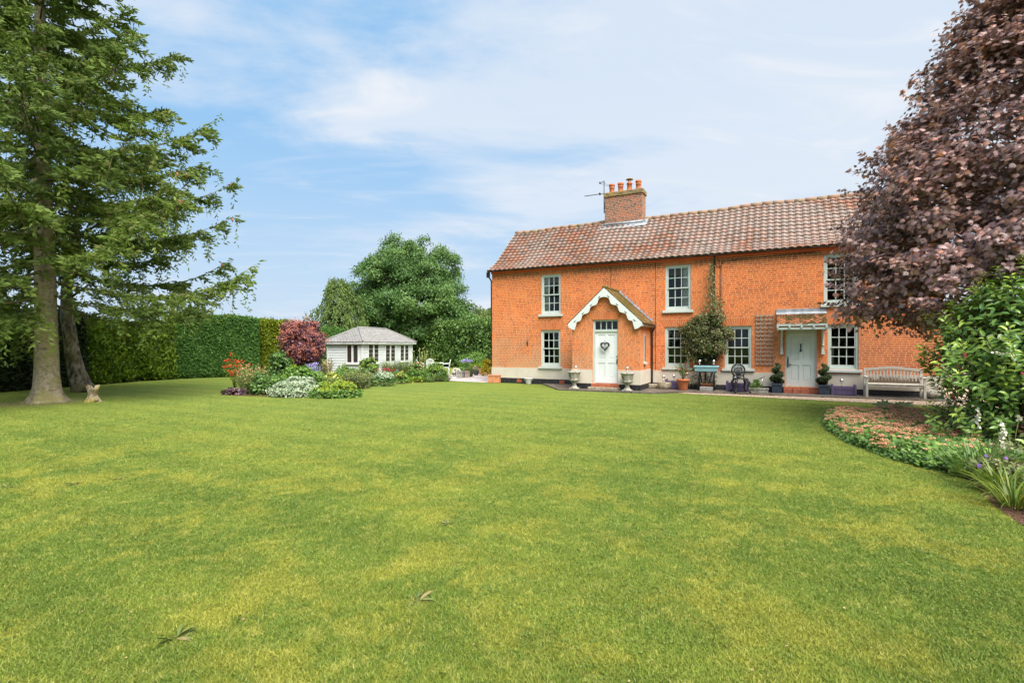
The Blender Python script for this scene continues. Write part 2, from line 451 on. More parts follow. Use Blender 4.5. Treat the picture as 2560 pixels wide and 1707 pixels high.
M['pantile'] = tilemat('clay_pantile', [(.22, .085, .045), (.34, .130, .066), (.23, .13, .092), (.28, .205, .17), (.11, .075, .056)], (.08, .06, .026), .86, (.36, .22, .06), .5, .35, (.29, .225, .195))
M['ridge'] = tilemat('ridge_tile', [(.24, .13, .085), (.34, .19, .12), (.27, .20, .14)], (.20, .16, .07), .80, (.46, .26, .04), .8, .25)
M['mosstile'] = tilemat('mossy_plain_tile', [(.26, .12, .06), (.42, .18, .09), (.22, .13, .08)], (.11, .085, .02), .62, None, .85, .2)
M['hoodtile'] = tilemat('mossy_hood_tile', [(.40, .13, .05), (.50, .19, .09), (.30, .13, .07)], (.085, .06, .02), .70, None, .85, .2)
M['shingle'] = tilemat('silvered_cedar_shingle', [(.17, .165, .16), (.27, .265, .26), (.22, .21, .20), (.32, .315, .31)], (.13, .12, .05), .92, None, .8, .2)
m, t = mat('rubbed_brick_arch'); c = t.ramp(t.island(), [(0, (.46, .105, .035)), (.5, (.62, .17, .05)), (1, (.52, .17, .075))])
t.out(t.pbr(c, .85, .2, t.bump(t.noise(t.coord(), 50, 3), .3, .01))); M['arch'] = m
M['archmortar'] = plain('arch_mortar', (.60, .36, .19), .9, .2, .1, 9)

m, t = mat('window_glass')
fr = t.n('ShaderNodeFresnel', {'IOR': 1.5}).outputs[0]
gl = t.n('ShaderNodeBsdfGlossy', {'Roughness': .02, 'Color': (.9, .95, .95), 'Normal': t.bump(t.noise(t.coord(), .8, 0), .04, .05)}).outputs[0]
t.out(t.n('ShaderNodeMixShader', {0: fr, 1: t.n('ShaderNodeBsdfTransparent', {'Color': (.78, .82, .80)}).outputs[0], 2: gl}).outputs[0]); M['glass'] = m

m, t = mat('weathered_boards'); co = t.coord(); x, y, z = t.sep(co)
st = t.math('FRACT', t.math('MULTIPLY', z, 1 / .145))
c = t.mix(t.noise(t.comb(t.math('MULTIPLY', x, .6), t.math('MULTIPLY', y, .6), t.math('MULTIPLY', z, 6)), 3, 4), (.55, .58, .59), (.66, .69, .70))
t.out(t.pbr(c, .55, .35)); M['boards'] = m

m, t = mat('silvered_teak'); co = t.coord(); x, y, z = t.sep(co)
n1 = t.noise(t.comb(t.math('MULTIPLY', x, 6), t.math('MULTIPLY', y, 6), z), 5, 5); n2 = t.noise(co, 7, 5, .65)
c = t.mix(n1, (.36, .34, .30), (.56, .53, .48))
low = t.n('ShaderNodeMapRange', {'Value': z, 'From Min': .50, 'From Max': .78, 'To Min': .62, 'To Max': -.05}).outputs[0]
c = t.mix(t.smooth(t.math('ADD', t.math('SUBTRACT', n2, .5), low), .25, .5), c, (.15, .10, .065))
t.out(t.pbr(c, .85, .2)); M['teak'] = m
M['teak_pale'] = plain('pale_teak', (.50, .47, .41), .85, .2, .2, 9)
M['sagedoor'] = plain('lifted_sage_paint', (.60, .665, .63), .42, .4, .04, 3)  # window sage, lightened in colour to offset the shade under the hood
M['trellis'] = plain('grey_trellis_wood', (.31, .255, .215), .85, .2, .25, 12)

# foliage
M['spruce'] = leafmat('spruce_needles', [(.024, .046, .016), (.050, .088, .022), (.088, .140, .027), (.036, .066, .022), (.100, .085, .042)], .6, .22, .25, tones=[(.030, .056, .019), (.064, .104, .025), (.110, .158, .032)], gain=2.35)
M['oak'] = leafmat('oak_leaves', [(.026, .062, .020), (.05, .112, .030), (.085, .160, .042)], .5, .25, .35, tones=[(.025, .07, .022), (.075, .145, .04)], gain=1.75)
M['weeping'] = leafmat('weeping_conifer', [(.045, .085, .028), (.085, .145, .042), (.12, .185, .06)], .6, .22, .25, gain=1.45)
M['lime'] = leafmat('pale_tree', [(.09, .15, .04), (.16, .24, .07)], .6, .3)
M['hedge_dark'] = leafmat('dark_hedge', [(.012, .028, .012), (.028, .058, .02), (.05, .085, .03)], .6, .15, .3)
M['hedge'] = leafmat('conifer_hedge', [(.020, .062, .016), (.042, .108, .026), (.075, .160, .034)], .6, .2, .25, gain=1.9)
M['hedge_gold'] = leafmat('golden_conifer', [(.06, .115, .014), (.14, .21, .016), (.23, .28, .02)], .6, .25, .25, gain=1.15)
M['hedge_mix'] = leafmat('yellowish_conifer', [(.035, .085, .014), (.085, .16, .016), (.16, .23, .02)], .6, .25, .25, gain=1.5)
M['beech'] = leafmat('beech_hedge', [(.022, .052, .016), (.05, .105, .024), (.10, .175, .04)], .45, .25, .4, gain=1.8)
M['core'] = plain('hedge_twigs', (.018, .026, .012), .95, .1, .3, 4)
M['maple'] = leafmat('purple_maple', [(.050, .030, .032), (.11, .056, .054), (.19, .108, .100), (.34, .235, .225), (.38, .15, .075)], .40, .24, .55, tones=[(.05, .032, .036), (.125, .072, .070), (.26, .162, .152), (.36, .16, .085)], gain=1.85)
M['laurel'] = leafmat('glossy_laurel', [(.028, .068, .018), (.055, .115, .022), (.10, .18, .03), (.20, .27, .04)], .3, .2, .55, tones=[(.03, .08, .02), (.07, .14, .025), (.24, .32, .05)], gain=1.95)
M['plume'] = leafmat('smoke_plume', [(.34, .125, .085), (.50, .20, .13), (.24, .085, .08)], .8, .3, .1, gain=1.6)
M['smokeleaf'] = leafmat('smoke_leaf', [(.03, .014, .022), (.07, .028, .04), (.12, .05, .06)], .45, .2, .4, gain=1.9)
M['green'] = leafmat('mid_green', [(.035, .085, .02), (.065, .145, .028), (.11, .20, .04)], .5, .25, .35, gain=1.6)
M['deepgreen'] = leafmat('deep_green', [(.02, .055, .018), (.045, .10, .026), (.08, .15, .035)], .45, .22, .4, gain=1.75)
M['fresh'] = leafmat('fresh_green', [(.09, .18, .02), (.16, .27, .025), (.22, .32, .03)], .5, .3, .3, gain=1.15)
M['greygreen'] = leafmat('grey_green', [(.09, .14, .06), (.15, .20, .09), (.20, .25, .13)], .6, .25, .25)
M['varieg'] = leafmat('variegated', [(.16, .26, .13), (.34, .42, .28), (.50, .55, .43)], .55, .25, .3, gain=1.1)
M['alchemilla'] = leafmat('lime_flower', [(.26, .36, .02), (.42, .48, .03), (.34, .42, .04)], .6, .3, .2)
M['gold'] = leafmat('golden_shrub', [(.30, .30, .02), (.50, .42, .02), (.42, .40, .04)], .5, .3, .3)
M['heuchera'] = leafmat('dark_heuchera', [(.035, .022, .028), (.07, .045, .055), (.10, .05, .05)], .35, .1, .5, gain=1.6)
M['creeper'] = leafmat('evergreen_jasmine', [(.035, .062, .022), (.07, .115, .035), (.14, .15, .075), (.15, .105, .075)], .5, .22, .35, gain=1.5)
M['creeperdark'] = leafmat('dark_jasmine', [(.02, .04, .018), (.04, .07, .025), (.07, .06, .04)], .45, .2, .4)
M['topiary'] = leafmat('box_topiary', [(.022, .045, .02), (.045, .075, .03), (.07, .10, .045)], .6, .2, .3, gain=1.6)
M['iris'] = leafmat('sword_leaf', [(.05, .11, .035), (.10, .18, .06), (.17, .25, .10)], .45, .25, .4, gain=1.4)
M['daylily'] = leafmat('daylily_leaf', [(.06, .13, .02), (.13, .22, .03), (.28, .33, .05)], .45, .3, .4, gain=0.9)
M['bigleaf'] = leafmat('pale_big_leaf', [(.16, .26, .10), (.24, .34, .16), (.32, .40, .22)], .5, .3, .4)
M['grassplant'] = leafmat('grassy_clump', [(.06, .11, .035), (.12, .18, .06), (.18, .24, .09)], .6, .25, .25, gain=1.35)
M['stemgreen'] = leafmat('green_stem', [(.12, .19, .05), (.18, .25, .07)], .6, .1, .2)
def petal(n, *c): M[n] = leafmat(n, list(c), .6, .3, .2)
petal('f_orange', (.75, .11, .03), (.62, .07, .035), (.8, .2, .04))
petal('f_pink', (.72, .30, .24), (.80, .42, .34), (.6, .20, .18))
petal('f_salmon', (.62, .29, .17), (.70, .38, .25), (.54, .24, .14))
petal('f_lav', (.34, .30, .66), (.44, .40, .74), (.28, .24, .55))
petal('f_white', (.78, .78, .70), (.80, .76, .66), (.70, .66, .58))
petal('f_pale', (.52, .54, .34), (.60, .58, .40))
petal('f_red', (.50, .055, .09), (.40, .04, .07))
petal('f_yellow', (.74, .60, .10), (.80, .70, .22))
petal('f_purple', (.30, .10, .50), (.22, .08, .40))
petal('f_dry', (.50, .40, .24), (.36, .27, .15))
M['bud'] = leafmat('flower_bud', [(.26, .30, .05), (.40, .40, .08)], .6, .25, .2)

M['bark_spruce'] = bark('spruce_bark', (.21, .175, .115), (.36, .31, .22), (.25, .225, .075), 10, 1.0, .6, 1)
M['bark_rough'] = bark('cracked_bark', (.05, .04, .03), (.38, .32, .24), (.16, .14, .06), 7, .5, 1.0)
M['bark_dark'] = bark('dark_bark', (.05, .04, .032), (.11, .09, .07), None, 12, .6, .6)
M['twig'] = plain('dead_twig', (.20, .15, .10), .9, .15, .3, 12)
M['limb'] = bark('limb_bark', (.09, .075, .05), (.17, .15, .09), (.12, .13, .04), 14, 1, .4)
M['cone'] = plain('spruce_cone', (.36, .15, .10), .7, .3, .25, 30, .5, 60)
M['stump'] = bark('stump_wood', (.14, .11, .07), (.44, .36, .26), (.30, .24, .03), 11, .5, .9)

# ground surfaces
def lawn_colour(t, co):
    x, y, z = t.sep(co)
    n1 = t.noise(co, .33, 6, .65, .5); n2 = t.noise(co, .95, 6, .68, .4); n3 = t.noise(co, 5.5, 5, .65); n4 = t.noise(co, 2.6, 5, .65, .6)
    fresh = t.smooth(t.math('ADD', y, t.math('MULTIPLY', n1, 8.0)), 9.0, 19.0)        # lusher turf towards the house, mossy and dry nearer
    c = t.mix(t.smooth(n1, .42, .58), (.096, .148, .022), (.164, .205, .030))
    c = t.mix(t.math('MULTIPLY', t.smooth(n2, .47, .62), t.math('SUBTRACT', .85, t.math('MULTIPLY', fresh, .55))), c, (.275, .262, .040))
    c = t.mix(t.math('MULTIPLY', fresh, .55), c, (.178, .226, .038))
    c = t.mix(t.math('MULTIPLY', t.smooth(n4, .54, .66), t.math('SUBTRACT', .55, t.math('MULTIPLY', fresh, .4))), c, (.062, .110, .019))
    c = t.mix(t.math('MULTIPLY', t.smooth(n3, .52, .66), .5), c, (.35, .33, .075))
    st = t.math('SINE', t.math('ADD', t.math('MULTIPLY', t.math('ADD', x, t.math('MULTIPLY', y, 1.9)), 2.9), t.math('MULTIPLY', n1, 2.0)))
    return t.mix(t.smooth(st, -.6, .6), t.mix(1.0, c, (.93, .94, .93), 'MULTIPLY'), t.mix(1.0, c, (1.06, 1.05, 1.05), 'MULTIPLY'))      # mowing lines


m, t = mat('mown_grass'); co = t.coord(); x, y, z = t.sep(co)
c = lawn_colour(t, co)
fine = t.noise(t.comb(x, t.math('MULTIPLY', y, .55), 0.0), 42, 5, .75)
c = t.mix(t.math('MULTIPLY', t.smooth(fine, .34, .62), .5), c, (.055, .10, .018))
c = t.mix(t.math('MULTIPLY', t.smooth(t.noise(co, 17, 4, .7), .56, .7), .30), c, (.30, .28, .09))
# bare, needle-strewn turf round the spruce
dd = t.n('ShaderNodeVectorMath', {0: co, 1: (-14.4, 15.8, 0)}, operation='DISTANCE').outputs['Value']
c = t.mix(t.math('MULTIPLY', t.smooth(t.math('ADD', dd, t.math('MULTIPLY', t.noise(co, 2.5, 4), 1.6)), 2.4, 1.3), .75), c, (.20, .16, .09))
t.out(t.pbr(c, .9, .15, t.bump(fine, .7, .03))); M['lawn'] = m
m, t = mat('grass_blades'); co = t.coord()
c = lawn_colour(t, co); r = t.island()
c = t.mix(.32, t.mix(1.0, c, (1.32, 1.32, 1.32), 'MULTIPLY'), t.ramp(r, [(0, (.065, .13, .018)), (.35, (.15, .235, .025)), (.62, (.25, .32, .035)), (.82, (.43, .41, .07)), (1, (.60, .53, .24))]))
sh = t.pbr(c, .6, .25); tr = t.n('ShaderNodeBsdfTranslucent', {'Color': c}).outputs[0]
t.out(t.n('ShaderNodeMixShader', {0: .3, 1: sh, 2: tr}).outputs[0]); M['blades'] = m
m, t = mat('bark_mulch_soil'); co = t.coord(); n1 = t.noise(co, 30, 5, .7); n2 = t.noise(co, 90, 3)
t.out(t.pbr(t.mix(t.smooth(n1, .4, .62), (.045, .028, .018), (.21, .11, .065)), .95, .15, t.bump(t.math('ADD', n1, n2), .9, .04))); M['soil'] = m
m, t = mat('pea_gravel'); co = t.coord()
vo = t.n('ShaderNodeTexVoronoi', {'Vector': co, 'Scale': 38}); vc = t.n('ShaderNodeSeparateColor', {0: vo.outputs['Color']}).outputs[0]
c = t.ramp(vc, [(0, (.22, .11, .06)), (.3, (.44, .27, .15)), (.6, (.58, .46, .33)), (1, (.68, .61, .52))])
c = t.mix(t.smooth(vo.outputs['Distance'], .45, .75), c, (.10, .07, .05))
t.out(t.pbr(c, .8, .3, t.bump(vo.outputs['Distance'], -.8, .03))); M['gravel'] = m
m, t = mat('pale_shingle_patio'); co = t.coord()
vo = t.n('ShaderNodeTexVoronoi', {'Vector': co, 'Scale': 22}); vc = t.n('ShaderNodeSeparateColor', {0: vo.outputs['Color']}).outputs[0]
c = t.ramp(vc, [(0, (.36, .26, .23)), (.5, (.52, .43, .40)), (1, (.66, .60, .58))])
t.out(t.pbr(t.mix(t.smooth(t.noise(co, .7, 3), .5, .7), c, (.62, .58, .56)), .85, .25, t.bump(vo.outputs['Distance'], -.5, .02))); M['patio'] = m
m, t = mat('wet_dark_paving'); co = t.coord(); n1 = t.noise(co, 2.2, 5, .65); x, y, z = t.sep(co)
bk = t.n('ShaderNodeTexBrick', {'Vector': co, 'Color1': (0, 0, 0), 'Color2': (1, 1, 1), 'Scale': 1.0, 'Mortar Size': .012, 'Brick Width': .62, 'Row Height': .42})
c = t.mix(t.smooth(n1, .35, .65), (.075, .058, .045), (.17, .14, .11)); c = t.mix(.3, c, t.mix(bk.outputs['Color'], (.06, .045, .04), (.19, .16, .13)))
c = t.mix(bk.outputs['Fac'], c, (.035, .03, .025))
t.out(t.pbr(c, t.ramp(n1, [(.35, .75), (.65, .35)]), .5, t.bump(n1, .3, .02))); M['paving'] = m


# ------------------------------------------------------------------ ground
def sheet(name, poly, z, m, label=None, cat=None, parent=None, edge=0.0):
    mb = MB()
    if edge: mb.prism(poly, lambda x, y: (x, y, z), lambda x, y: (x, y, z - edge))
    else: mb.add([(x, y, z) for x, y in poly], [tuple(range(len(poly)))])
    o = mb.build(name, m, parent); o['kind'] = 'structure'
    return o


def curve(pts, k=6):
    """Catmull-Rom through closed pts"""
    n = len(pts); out = []
    for i in range(n):
        p = [np.array(pts[(i + j - 1) % n], float) for j in range(4)]
        for q in range(k):
            s_ = q / k
            out.append(tuple(.5 * ((2 * p[1]) + (-p[0] + p[2]) * s_ + (2 * p[0] - 5 * p[1] + 4 * p[2] - p[3]) * s_ ** 2 + (-p[0] + 3 * p[1] - 3 * p[2] + p[3]) * s_ ** 3)))
    return out


mb = MB(); g_ = 900.0
mb.add([(-g_, -g_, 0), (g_, -g_, 0), (g_, g_, 0), (-g_, g_, 0)], [(0, 1, 2, 3)])
ground = mb.build('ground', M['lawn']); ground['kind'] = 'structure'
BED_R = [(8.3, 12.3), (7.2, 11.75), (6.55, 10.6), (6.15, 9.3), (5.96, 8.2), (5.93, 7.4), (5.95, 6.8), (5.68, 6.3), (5.24, 5.6), (4.95, 5.0), (4.75, 4.2), (9, 3.2), (15, 8), (12.5, 13.4), (10.2, 13.1)]
sheet('flower_bed_soil', BED_R, .006, M['soil'])
BED_L = curve([(-10.25, 18.3), (-9.3, 17.85), (-7.9, 17.6), (-6.5, 17.5), (-5.7, 17.6), (-5.8, 18.8), (-6.2, 21.2), (-5.5, 23.2), (-4.1, 24.4), (-3.2, 25.6), (-3.6, 27.2), (-5.4, 28.0), (-8.5, 28.2), (-11, 26.0), (-11.2, 22), (-10.9, 19.6)], 4)
sheet('island_bed_soil', BED_L, .006, M['soil'])
pat = [(-3.15, 25.45), (-.85, 24.0), (-.75, 24.35), HL(0, -.1)[:2], HL(0, -9)[:2], (-2.8, 33.5), (-4.2, 30.0)]
sheet('patio', [(p[0], p[1]) for p in pat], .008, M['patio'])


def hpoly(uw): return [tuple(HL(u, w)[:2]) for u, w in uw]
sheet('terrace', hpoly([(2.6, .0), (2.9, .45), (4.4, 2.55), (8.0, 2.35), (9.0, 1.35), (12, 1.2), (17.3, .95), (17.3, 0)]), .05, M['paving'], edge=.06)
sheet('gravel_strip', hpoly([(8.3, 1.5), (9.2, 1.1), (17.2, .8), (18.4, .8), (18.4, 2.5), (15, 2.4), (11.2, 2.0), (9.3, 1.85)]), .012, M['gravel'])
sheet('gravel_drive', hpoly([(16.9, 2.0), (16.9, -.3), (16.9, -14), (40, -14), (40, 1.5), (18.4, 1.9)]), .016, M['gravel'])

# grass: real blades on the part of the lawn near the camera (one mass)
n = 900000
yy = 2.2 * (19 / 2.2) ** rng.random(n); yy = yy[rng.random(n) < np.clip((19 - yy) / 11, 0, 1)]; n = len(yy); xx = (rng.random(n) * 2 - 1) * (yy * 1.05 + .3)
P = np.stack([xx, yy, np.zeros(n)], 1)
P = P[~in_poly(P, BED_R)]; n = len(P)
hgt = rng.uniform(.007, .019, n) * (1 + .05 * P[:, 1]); wd = rng.uniform(.0017, .0036, n) * (1 + .085 * P[:, 1])
a = rng.random(n) * 2 * PI; le = rng.uniform(.2, 1.6, n)
tip = np.stack([np.cos(a) * hgt * le, np.sin(a) * hgt * le, hgt], 1)
a2 = rng.random(n) * 2 * PI; sd = np.stack([np.cos(a2) * wd, np.sin(a2) * wd, np.zeros(n)], 1)
V = np.stack([P - sd, P + sd, P + tip], 1).reshape(-1, 3)
grass = np_mesh('grass', V, np.arange(3 * n).reshape(-1, 3), M['blades'])
tag(grass, 'short mown green and yellowish lawn grass in the foreground', 'grass', kind='stuff')

k = 110; yy = 2.5 * (12 / 2.5) ** rng.random(k); xx = (rng.random(k) * 2 - 1) * yy; P = np.stack([xx, yy, np.full(k, .022)], 1); P = P[~in_poly(P, BED_R)]
M['litter'] = leafmat('brown_litter', [(.30, .20, .09), (.42, .30, .15), (.20, .11, .06)], .7, .1)
litter = leaf_cloud('fallen_leaves', M['litter'], P, rng.uniform(.008, .018, len(P)) * (1 + .05 * P[:, 1]), LEAF, np.tile([0, 0, 1.], (len(P), 1)), nj=.4, wide=1.6)
tag(litter, 'scattered dry leaves and petals lying on the lawn', 'fallen leaves', kind='stuff')
k = 1500; yy = 2.5 * (11 / 2.5) ** rng.random(k); xx = (rng.random(k) * 2 - 1) * yy; c0 = np.stack([xx, yy], 1); c0 = c0[(np.sin(c0[:, 0] * 1.7 + 1) + np.cos(c0[:, 1] * 1.3 + c0[:, 0] * .6)) > .2]
P = np.repeat(np.column_stack([c0, np.full(len(c0), .016)]), 9, 0); P[:, :2] += rng.normal(size=(len(P), 2)) * .045; P = P[~in_poly(P, BED_R)]
M['clover'] = leafmat('clover_leaf', [(.085, .15, .03), (.12, .19, .035), (.17, .22, .05)], .6, .25, .2)
clover = leaf_cloud('clover', M['clover'], P, rng.uniform(.009, .018, len(P)), FLOWER, np.tile([0, 0, 1.], (len(P), 1)), nj=.3)
tag(clover, 'patches of small clover leaves growing through the lawn', 'clover', kind='stuff')

# ------------------------------------------------------------------ the house (local frame: x along the front, y into the house)
house = empty('brick_farmhouse', H0, HA, 'long red brick farmhouse with clay pantile roof and sage sash windows', 'house')
L, D, WT, EAVE = 16.74, 5.46, .30, 5.22
WIN = [(2.54, 3.48, 3.12, 4.90), (2.53, 3.47, .80, 2.43), (7.98, 8.96, 3.13, 4.93), (7.97, 8.92, .87, 2.475), (10.19, 11.13, .87, 2.475), (13.43, 14.42, 3.18, 4.94), (13.55, 14.46, .90, 2.475)]
DOOR2 = (12.23, 13.22, .255, 2.33)
PU0, PU1, PW = 4.70, 7.40, 1.80                                   # porch


def wall_grid(mb, u0, u1, z0, z1, holes, P, thick):
    """a wall of cells with openings; P(u, d, z) maps to the house frame"""
    us = sorted({u0, u1, *[h[0] for h in holes], *[h[1] for h in holes]}); zs = sorted({z0, z1, *[h[2] for h in holes], *[h[3] for h in holes]})
    for i in range(len(us) - 1):
        for j in range(len(zs) - 1):
            cu, cz = (us[i] + us[i + 1]) / 2, (zs[j] + zs[j + 1]) / 2
            if any(h[0] < cu < h[1] and h[2] < cz < h[3] for h in holes): continue
            for d_ in (0, thick):
                q = [P(us[i], d_, zs[j]), P(us[i + 1], d_, zs[j]), P(us[i + 1], d_, zs[j + 1]), P(us[i], d_, zs[j + 1])]
                mb.add(q, [(0, 1, 2, 3) if d_ == 0 else (3, 2, 1, 0)])
    for a, b, c, e in holes:
        for (p, q) in (((a, c), (b, c)), ((b, c), (b, e)), ((b, e), (a, e)), ((a, e), (a, c))):
            mb.add([P(p[0], 0, p[1]), P(q[0], 0, q[1]), P(q[0], thick, q[1]), P(p[0], thick, p[1])], [(0, 1, 2, 3)])


mb = MB()
wall_grid(mb, 0, L, 0, EAVE, WIN + [DOOR2], lambda u, d, z: (u, d, z), WT)
rz = 7.52
for x in (0, L):                                                     # gable ends
    mb.add([(x, 0, 0), (x, D, 0), (x, D, EAVE), (x, D / 2, rz), (x, 0, EAVE)], [(0, 1, 2, 3, 4)])
    xi = x + (WT if x == 0 else -WT)
    mb.add([(xi, WT, 0), (xi, D - WT, 0), (xi, D - WT, EAVE), (xi, D / 2, rz - .2), (xi, WT, EAVE)], [(0, 1, 2, 3, 4)])
mb.add([(0, D, 0), (L, D, 0), (L, D, EAVE), (0, D, EAVE)], [(0, 1, 2, 3)])
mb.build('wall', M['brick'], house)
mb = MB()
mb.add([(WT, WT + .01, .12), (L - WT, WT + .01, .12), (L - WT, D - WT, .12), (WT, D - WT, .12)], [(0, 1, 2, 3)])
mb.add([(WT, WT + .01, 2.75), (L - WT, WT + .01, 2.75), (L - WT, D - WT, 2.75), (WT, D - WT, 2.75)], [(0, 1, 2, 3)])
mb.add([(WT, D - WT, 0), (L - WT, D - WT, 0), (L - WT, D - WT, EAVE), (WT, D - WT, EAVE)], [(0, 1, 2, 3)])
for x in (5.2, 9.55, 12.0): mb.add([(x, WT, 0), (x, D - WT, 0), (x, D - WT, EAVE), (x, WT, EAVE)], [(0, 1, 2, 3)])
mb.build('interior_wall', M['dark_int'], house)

# plinth: cream render over a tarred base
mb = MB(); mt = MB()
for a, b in ((-.012, PU0 - .004), (PU1 + .004, DOOR2[0] - .02), (DOOR2[1] + .02, L + .012)):
    zt = .715 + .0025 * (a + b) / 2
    segs = [(a, b)]
    mb.box(a, b, -.028, .0, .245, zt); mt.box(a, b, -.016, .0, .0, .243)
mb.box(L, L + .028, 0, D, .245, .755); mt.box(L, L + .016, 0, D, 0, .243)
# porch plinth
pz = .80
mb.box(PU0 - .025, 5.545, -PW - .025, -PW, .26, pz); mb.box(6.565, PU1 + .025, -PW - .025, -PW, .26, pz)
mb.box(PU0 - .025, PU0, -PW, -.03, .26, pz); mb.box(PU1, PU1 + .025, -PW, -.03, .26, pz)
mt.box(PU0 - .013, 5.50, -PW - .013, -PW, 0, .258); mt.box(6.61, PU1 + .013, -PW - .013, -PW, 0, .258)
mt.box(PU0 - .013, PU0, -PW, -.02, 0, .258); mt.box(PU1, PU1 + .013, -PW, -.02, 0, .258)
mb.build('rendered_plinth', M['cream'], house); mt.build('tarred_base', M['tar'], house)
for u, z in ((1.45, .125), (3.55, .125)):
    mb = MB(); mb.box(u - .12, u + .12, -.03, -.017, z - .07, z + .07)
    for k in range(4): mb.box(u - .12, u + .12, -.042, -.03, z - .066 + k * .036, z - .066 + k * .036 + .018)
    mb.build('air_brick', M['quarry'], house)


def sash_window(u0, u1, z0, z1, nx=3, ny=2, sill=True, curtain=None):
    w = MB(); y0 = .045; fw = .075
    w.box(u0, u0 + fw, y0, .17, z0, z1); w.box(u1 - fw, u1, y0, .17, z0, z1)
    w.box(u0 + fw, u1 - fw, y0, .17, z1 - .075, z1); w.box(u0 + fw, u1 - fw, y0 + .001, .17, z0, z0 + .06)
    a, b = u0 + fw, u1 - fw; lo, hi = z0 + .06, z1 - .075; mid = (lo + hi) / 2
    for k, (s0, s1, y) in enumerate(((mid - .02, hi, y0 + .025), (lo, mid + .02, y0 + .065))):
        rb = .05 if k == 0 else .105
        st = .042
        w.box(a, a + st, y, y + .035, s0, s1); w.box(b - st, b, y, y + .035, s0, s1)
        w.box(a + st, b - st, y + .001, y + .036, s0, s0 + (.045 if k == 0 else rb)); w.box(a + st, b - st, y + .001, y + .036, s1 - .045, s1)
        g0, g1, h0, h1 = a + st, b - st, s0 + (.045 if k == 0 else rb), s1 - .045
        for i in range(1, nx):
            x = g0 + (g1 - g0) * i / nx; w.box(x - .014, x + .014, y + .002, y + .03, h0, h1)
        for j in range(1, ny):
            z = h0 + (h1 - h0) * j / ny; w.box(g0, g1, y + .004, y + .028, z - .014, z + .014)
    f = w.build('window', M['sage'], house)
    g = MB()
    for k, (s0, s1, y) in enumerate(((mid, hi - .02, y0 + .044), (lo + .05, mid - .0, y0 + .084))):
        g.add([(a + .02, y, s0), (b - .02, y, s0), (b - .02, y, s1), (a + .02, y, s1)], [(0, 1, 2, 3)])
    g.build('pane', M['glass'], f)
    if sill:
        s_ = MB(); s_.bbox(u0 - .10, u1 + .10, -.095, .06, z0 - .095, z0 - .002, .008)
        s_.build('sill', M['sage'], f)
    if curtain:
        cu0, cu1, cz0, cz1 = curtain; c_ = MB(); vs_ = []; N_ = 28
        for i in range(N_ + 1):
            q = i / N_
            for z in (cz0, cz1):
                nar = 1 if z == cz1 else .8
                vs_.append((cu0 + (cu1 - cu0) * q * nar,   .20 + .022 * math.sin(q * 26 + (z > cz0)), z))
        c_.add(vs_, [(2 * i, 2 * i + 2, 2 * i + 3, 2 * i + 1) for i in range(N_)], True)
        c_.build('curtain', M['curtain'], f)
    return f


cur = {0: (2.60, 2.90, 3.2, 4.85), 2: (8.62, 8.92, 3.2, 4.9), 3: (8.03, 8.14, 1.6, 2.42), 4: (10.99, 11.08, 1.5, 2.42), 6: (13.62, 13.76, .95, 1.75)}
for i, w in enumerate(WIN): sash_window(*w, curtain=cur.get(i))


def flat_arch(u0, u1, z0, z1, y=0.0, n=15, splay=.2, par=None):
    a = MB(); mo = MB()
    n_ = n
    for i in range(n_):
        p0, p1 = i / n_, (i + 1) / n_; g = .09 / n_
        lo0, lo1 = u0 + (u1 - u0) * (p0 + g), u0 + (u1 - u0) * (p1 - g)
        hi0, hi1 = u0 - splay + (u1 - u0 + 2 * splay) * (p0 + g), u0 - splay + (u1 - u0 + 2 * splay) * (p1 - g)
        c = .03 * math.sin(PI * (p0 + p1) / 2)
        a.prism([(lo0, z0 + c * .3), (lo1, z0 + c * .3), (hi1, z1), (hi0, z1)], lambda u, z: (u, y - .006, z), lambda u, z: (u, y, z))
    mo.prism([(u0, z0), (u1, z0), (u1 + splay, z1 + .006), (u0 - splay, z1 + .006)], lambda u, z: (u, y - .003, z), lambda u, z: (u, y, z))
    o = a.build('flat_arch', M['arch'], house); mo.build('arch_joint', M['archmortar'], o)


for i in (1, 3, 4, 6): flat_arch(WIN[i][0] - .03, WIN[i][1] + .03, WIN[i][3] + .006, WIN[i][3] + .31)
for i in (0, 2, 5): flat_arch(WIN[i][0] - .03, WIN[i][1] + .03, WIN[i][3] + .006, WIN[i][3] + .17, splay=.1)


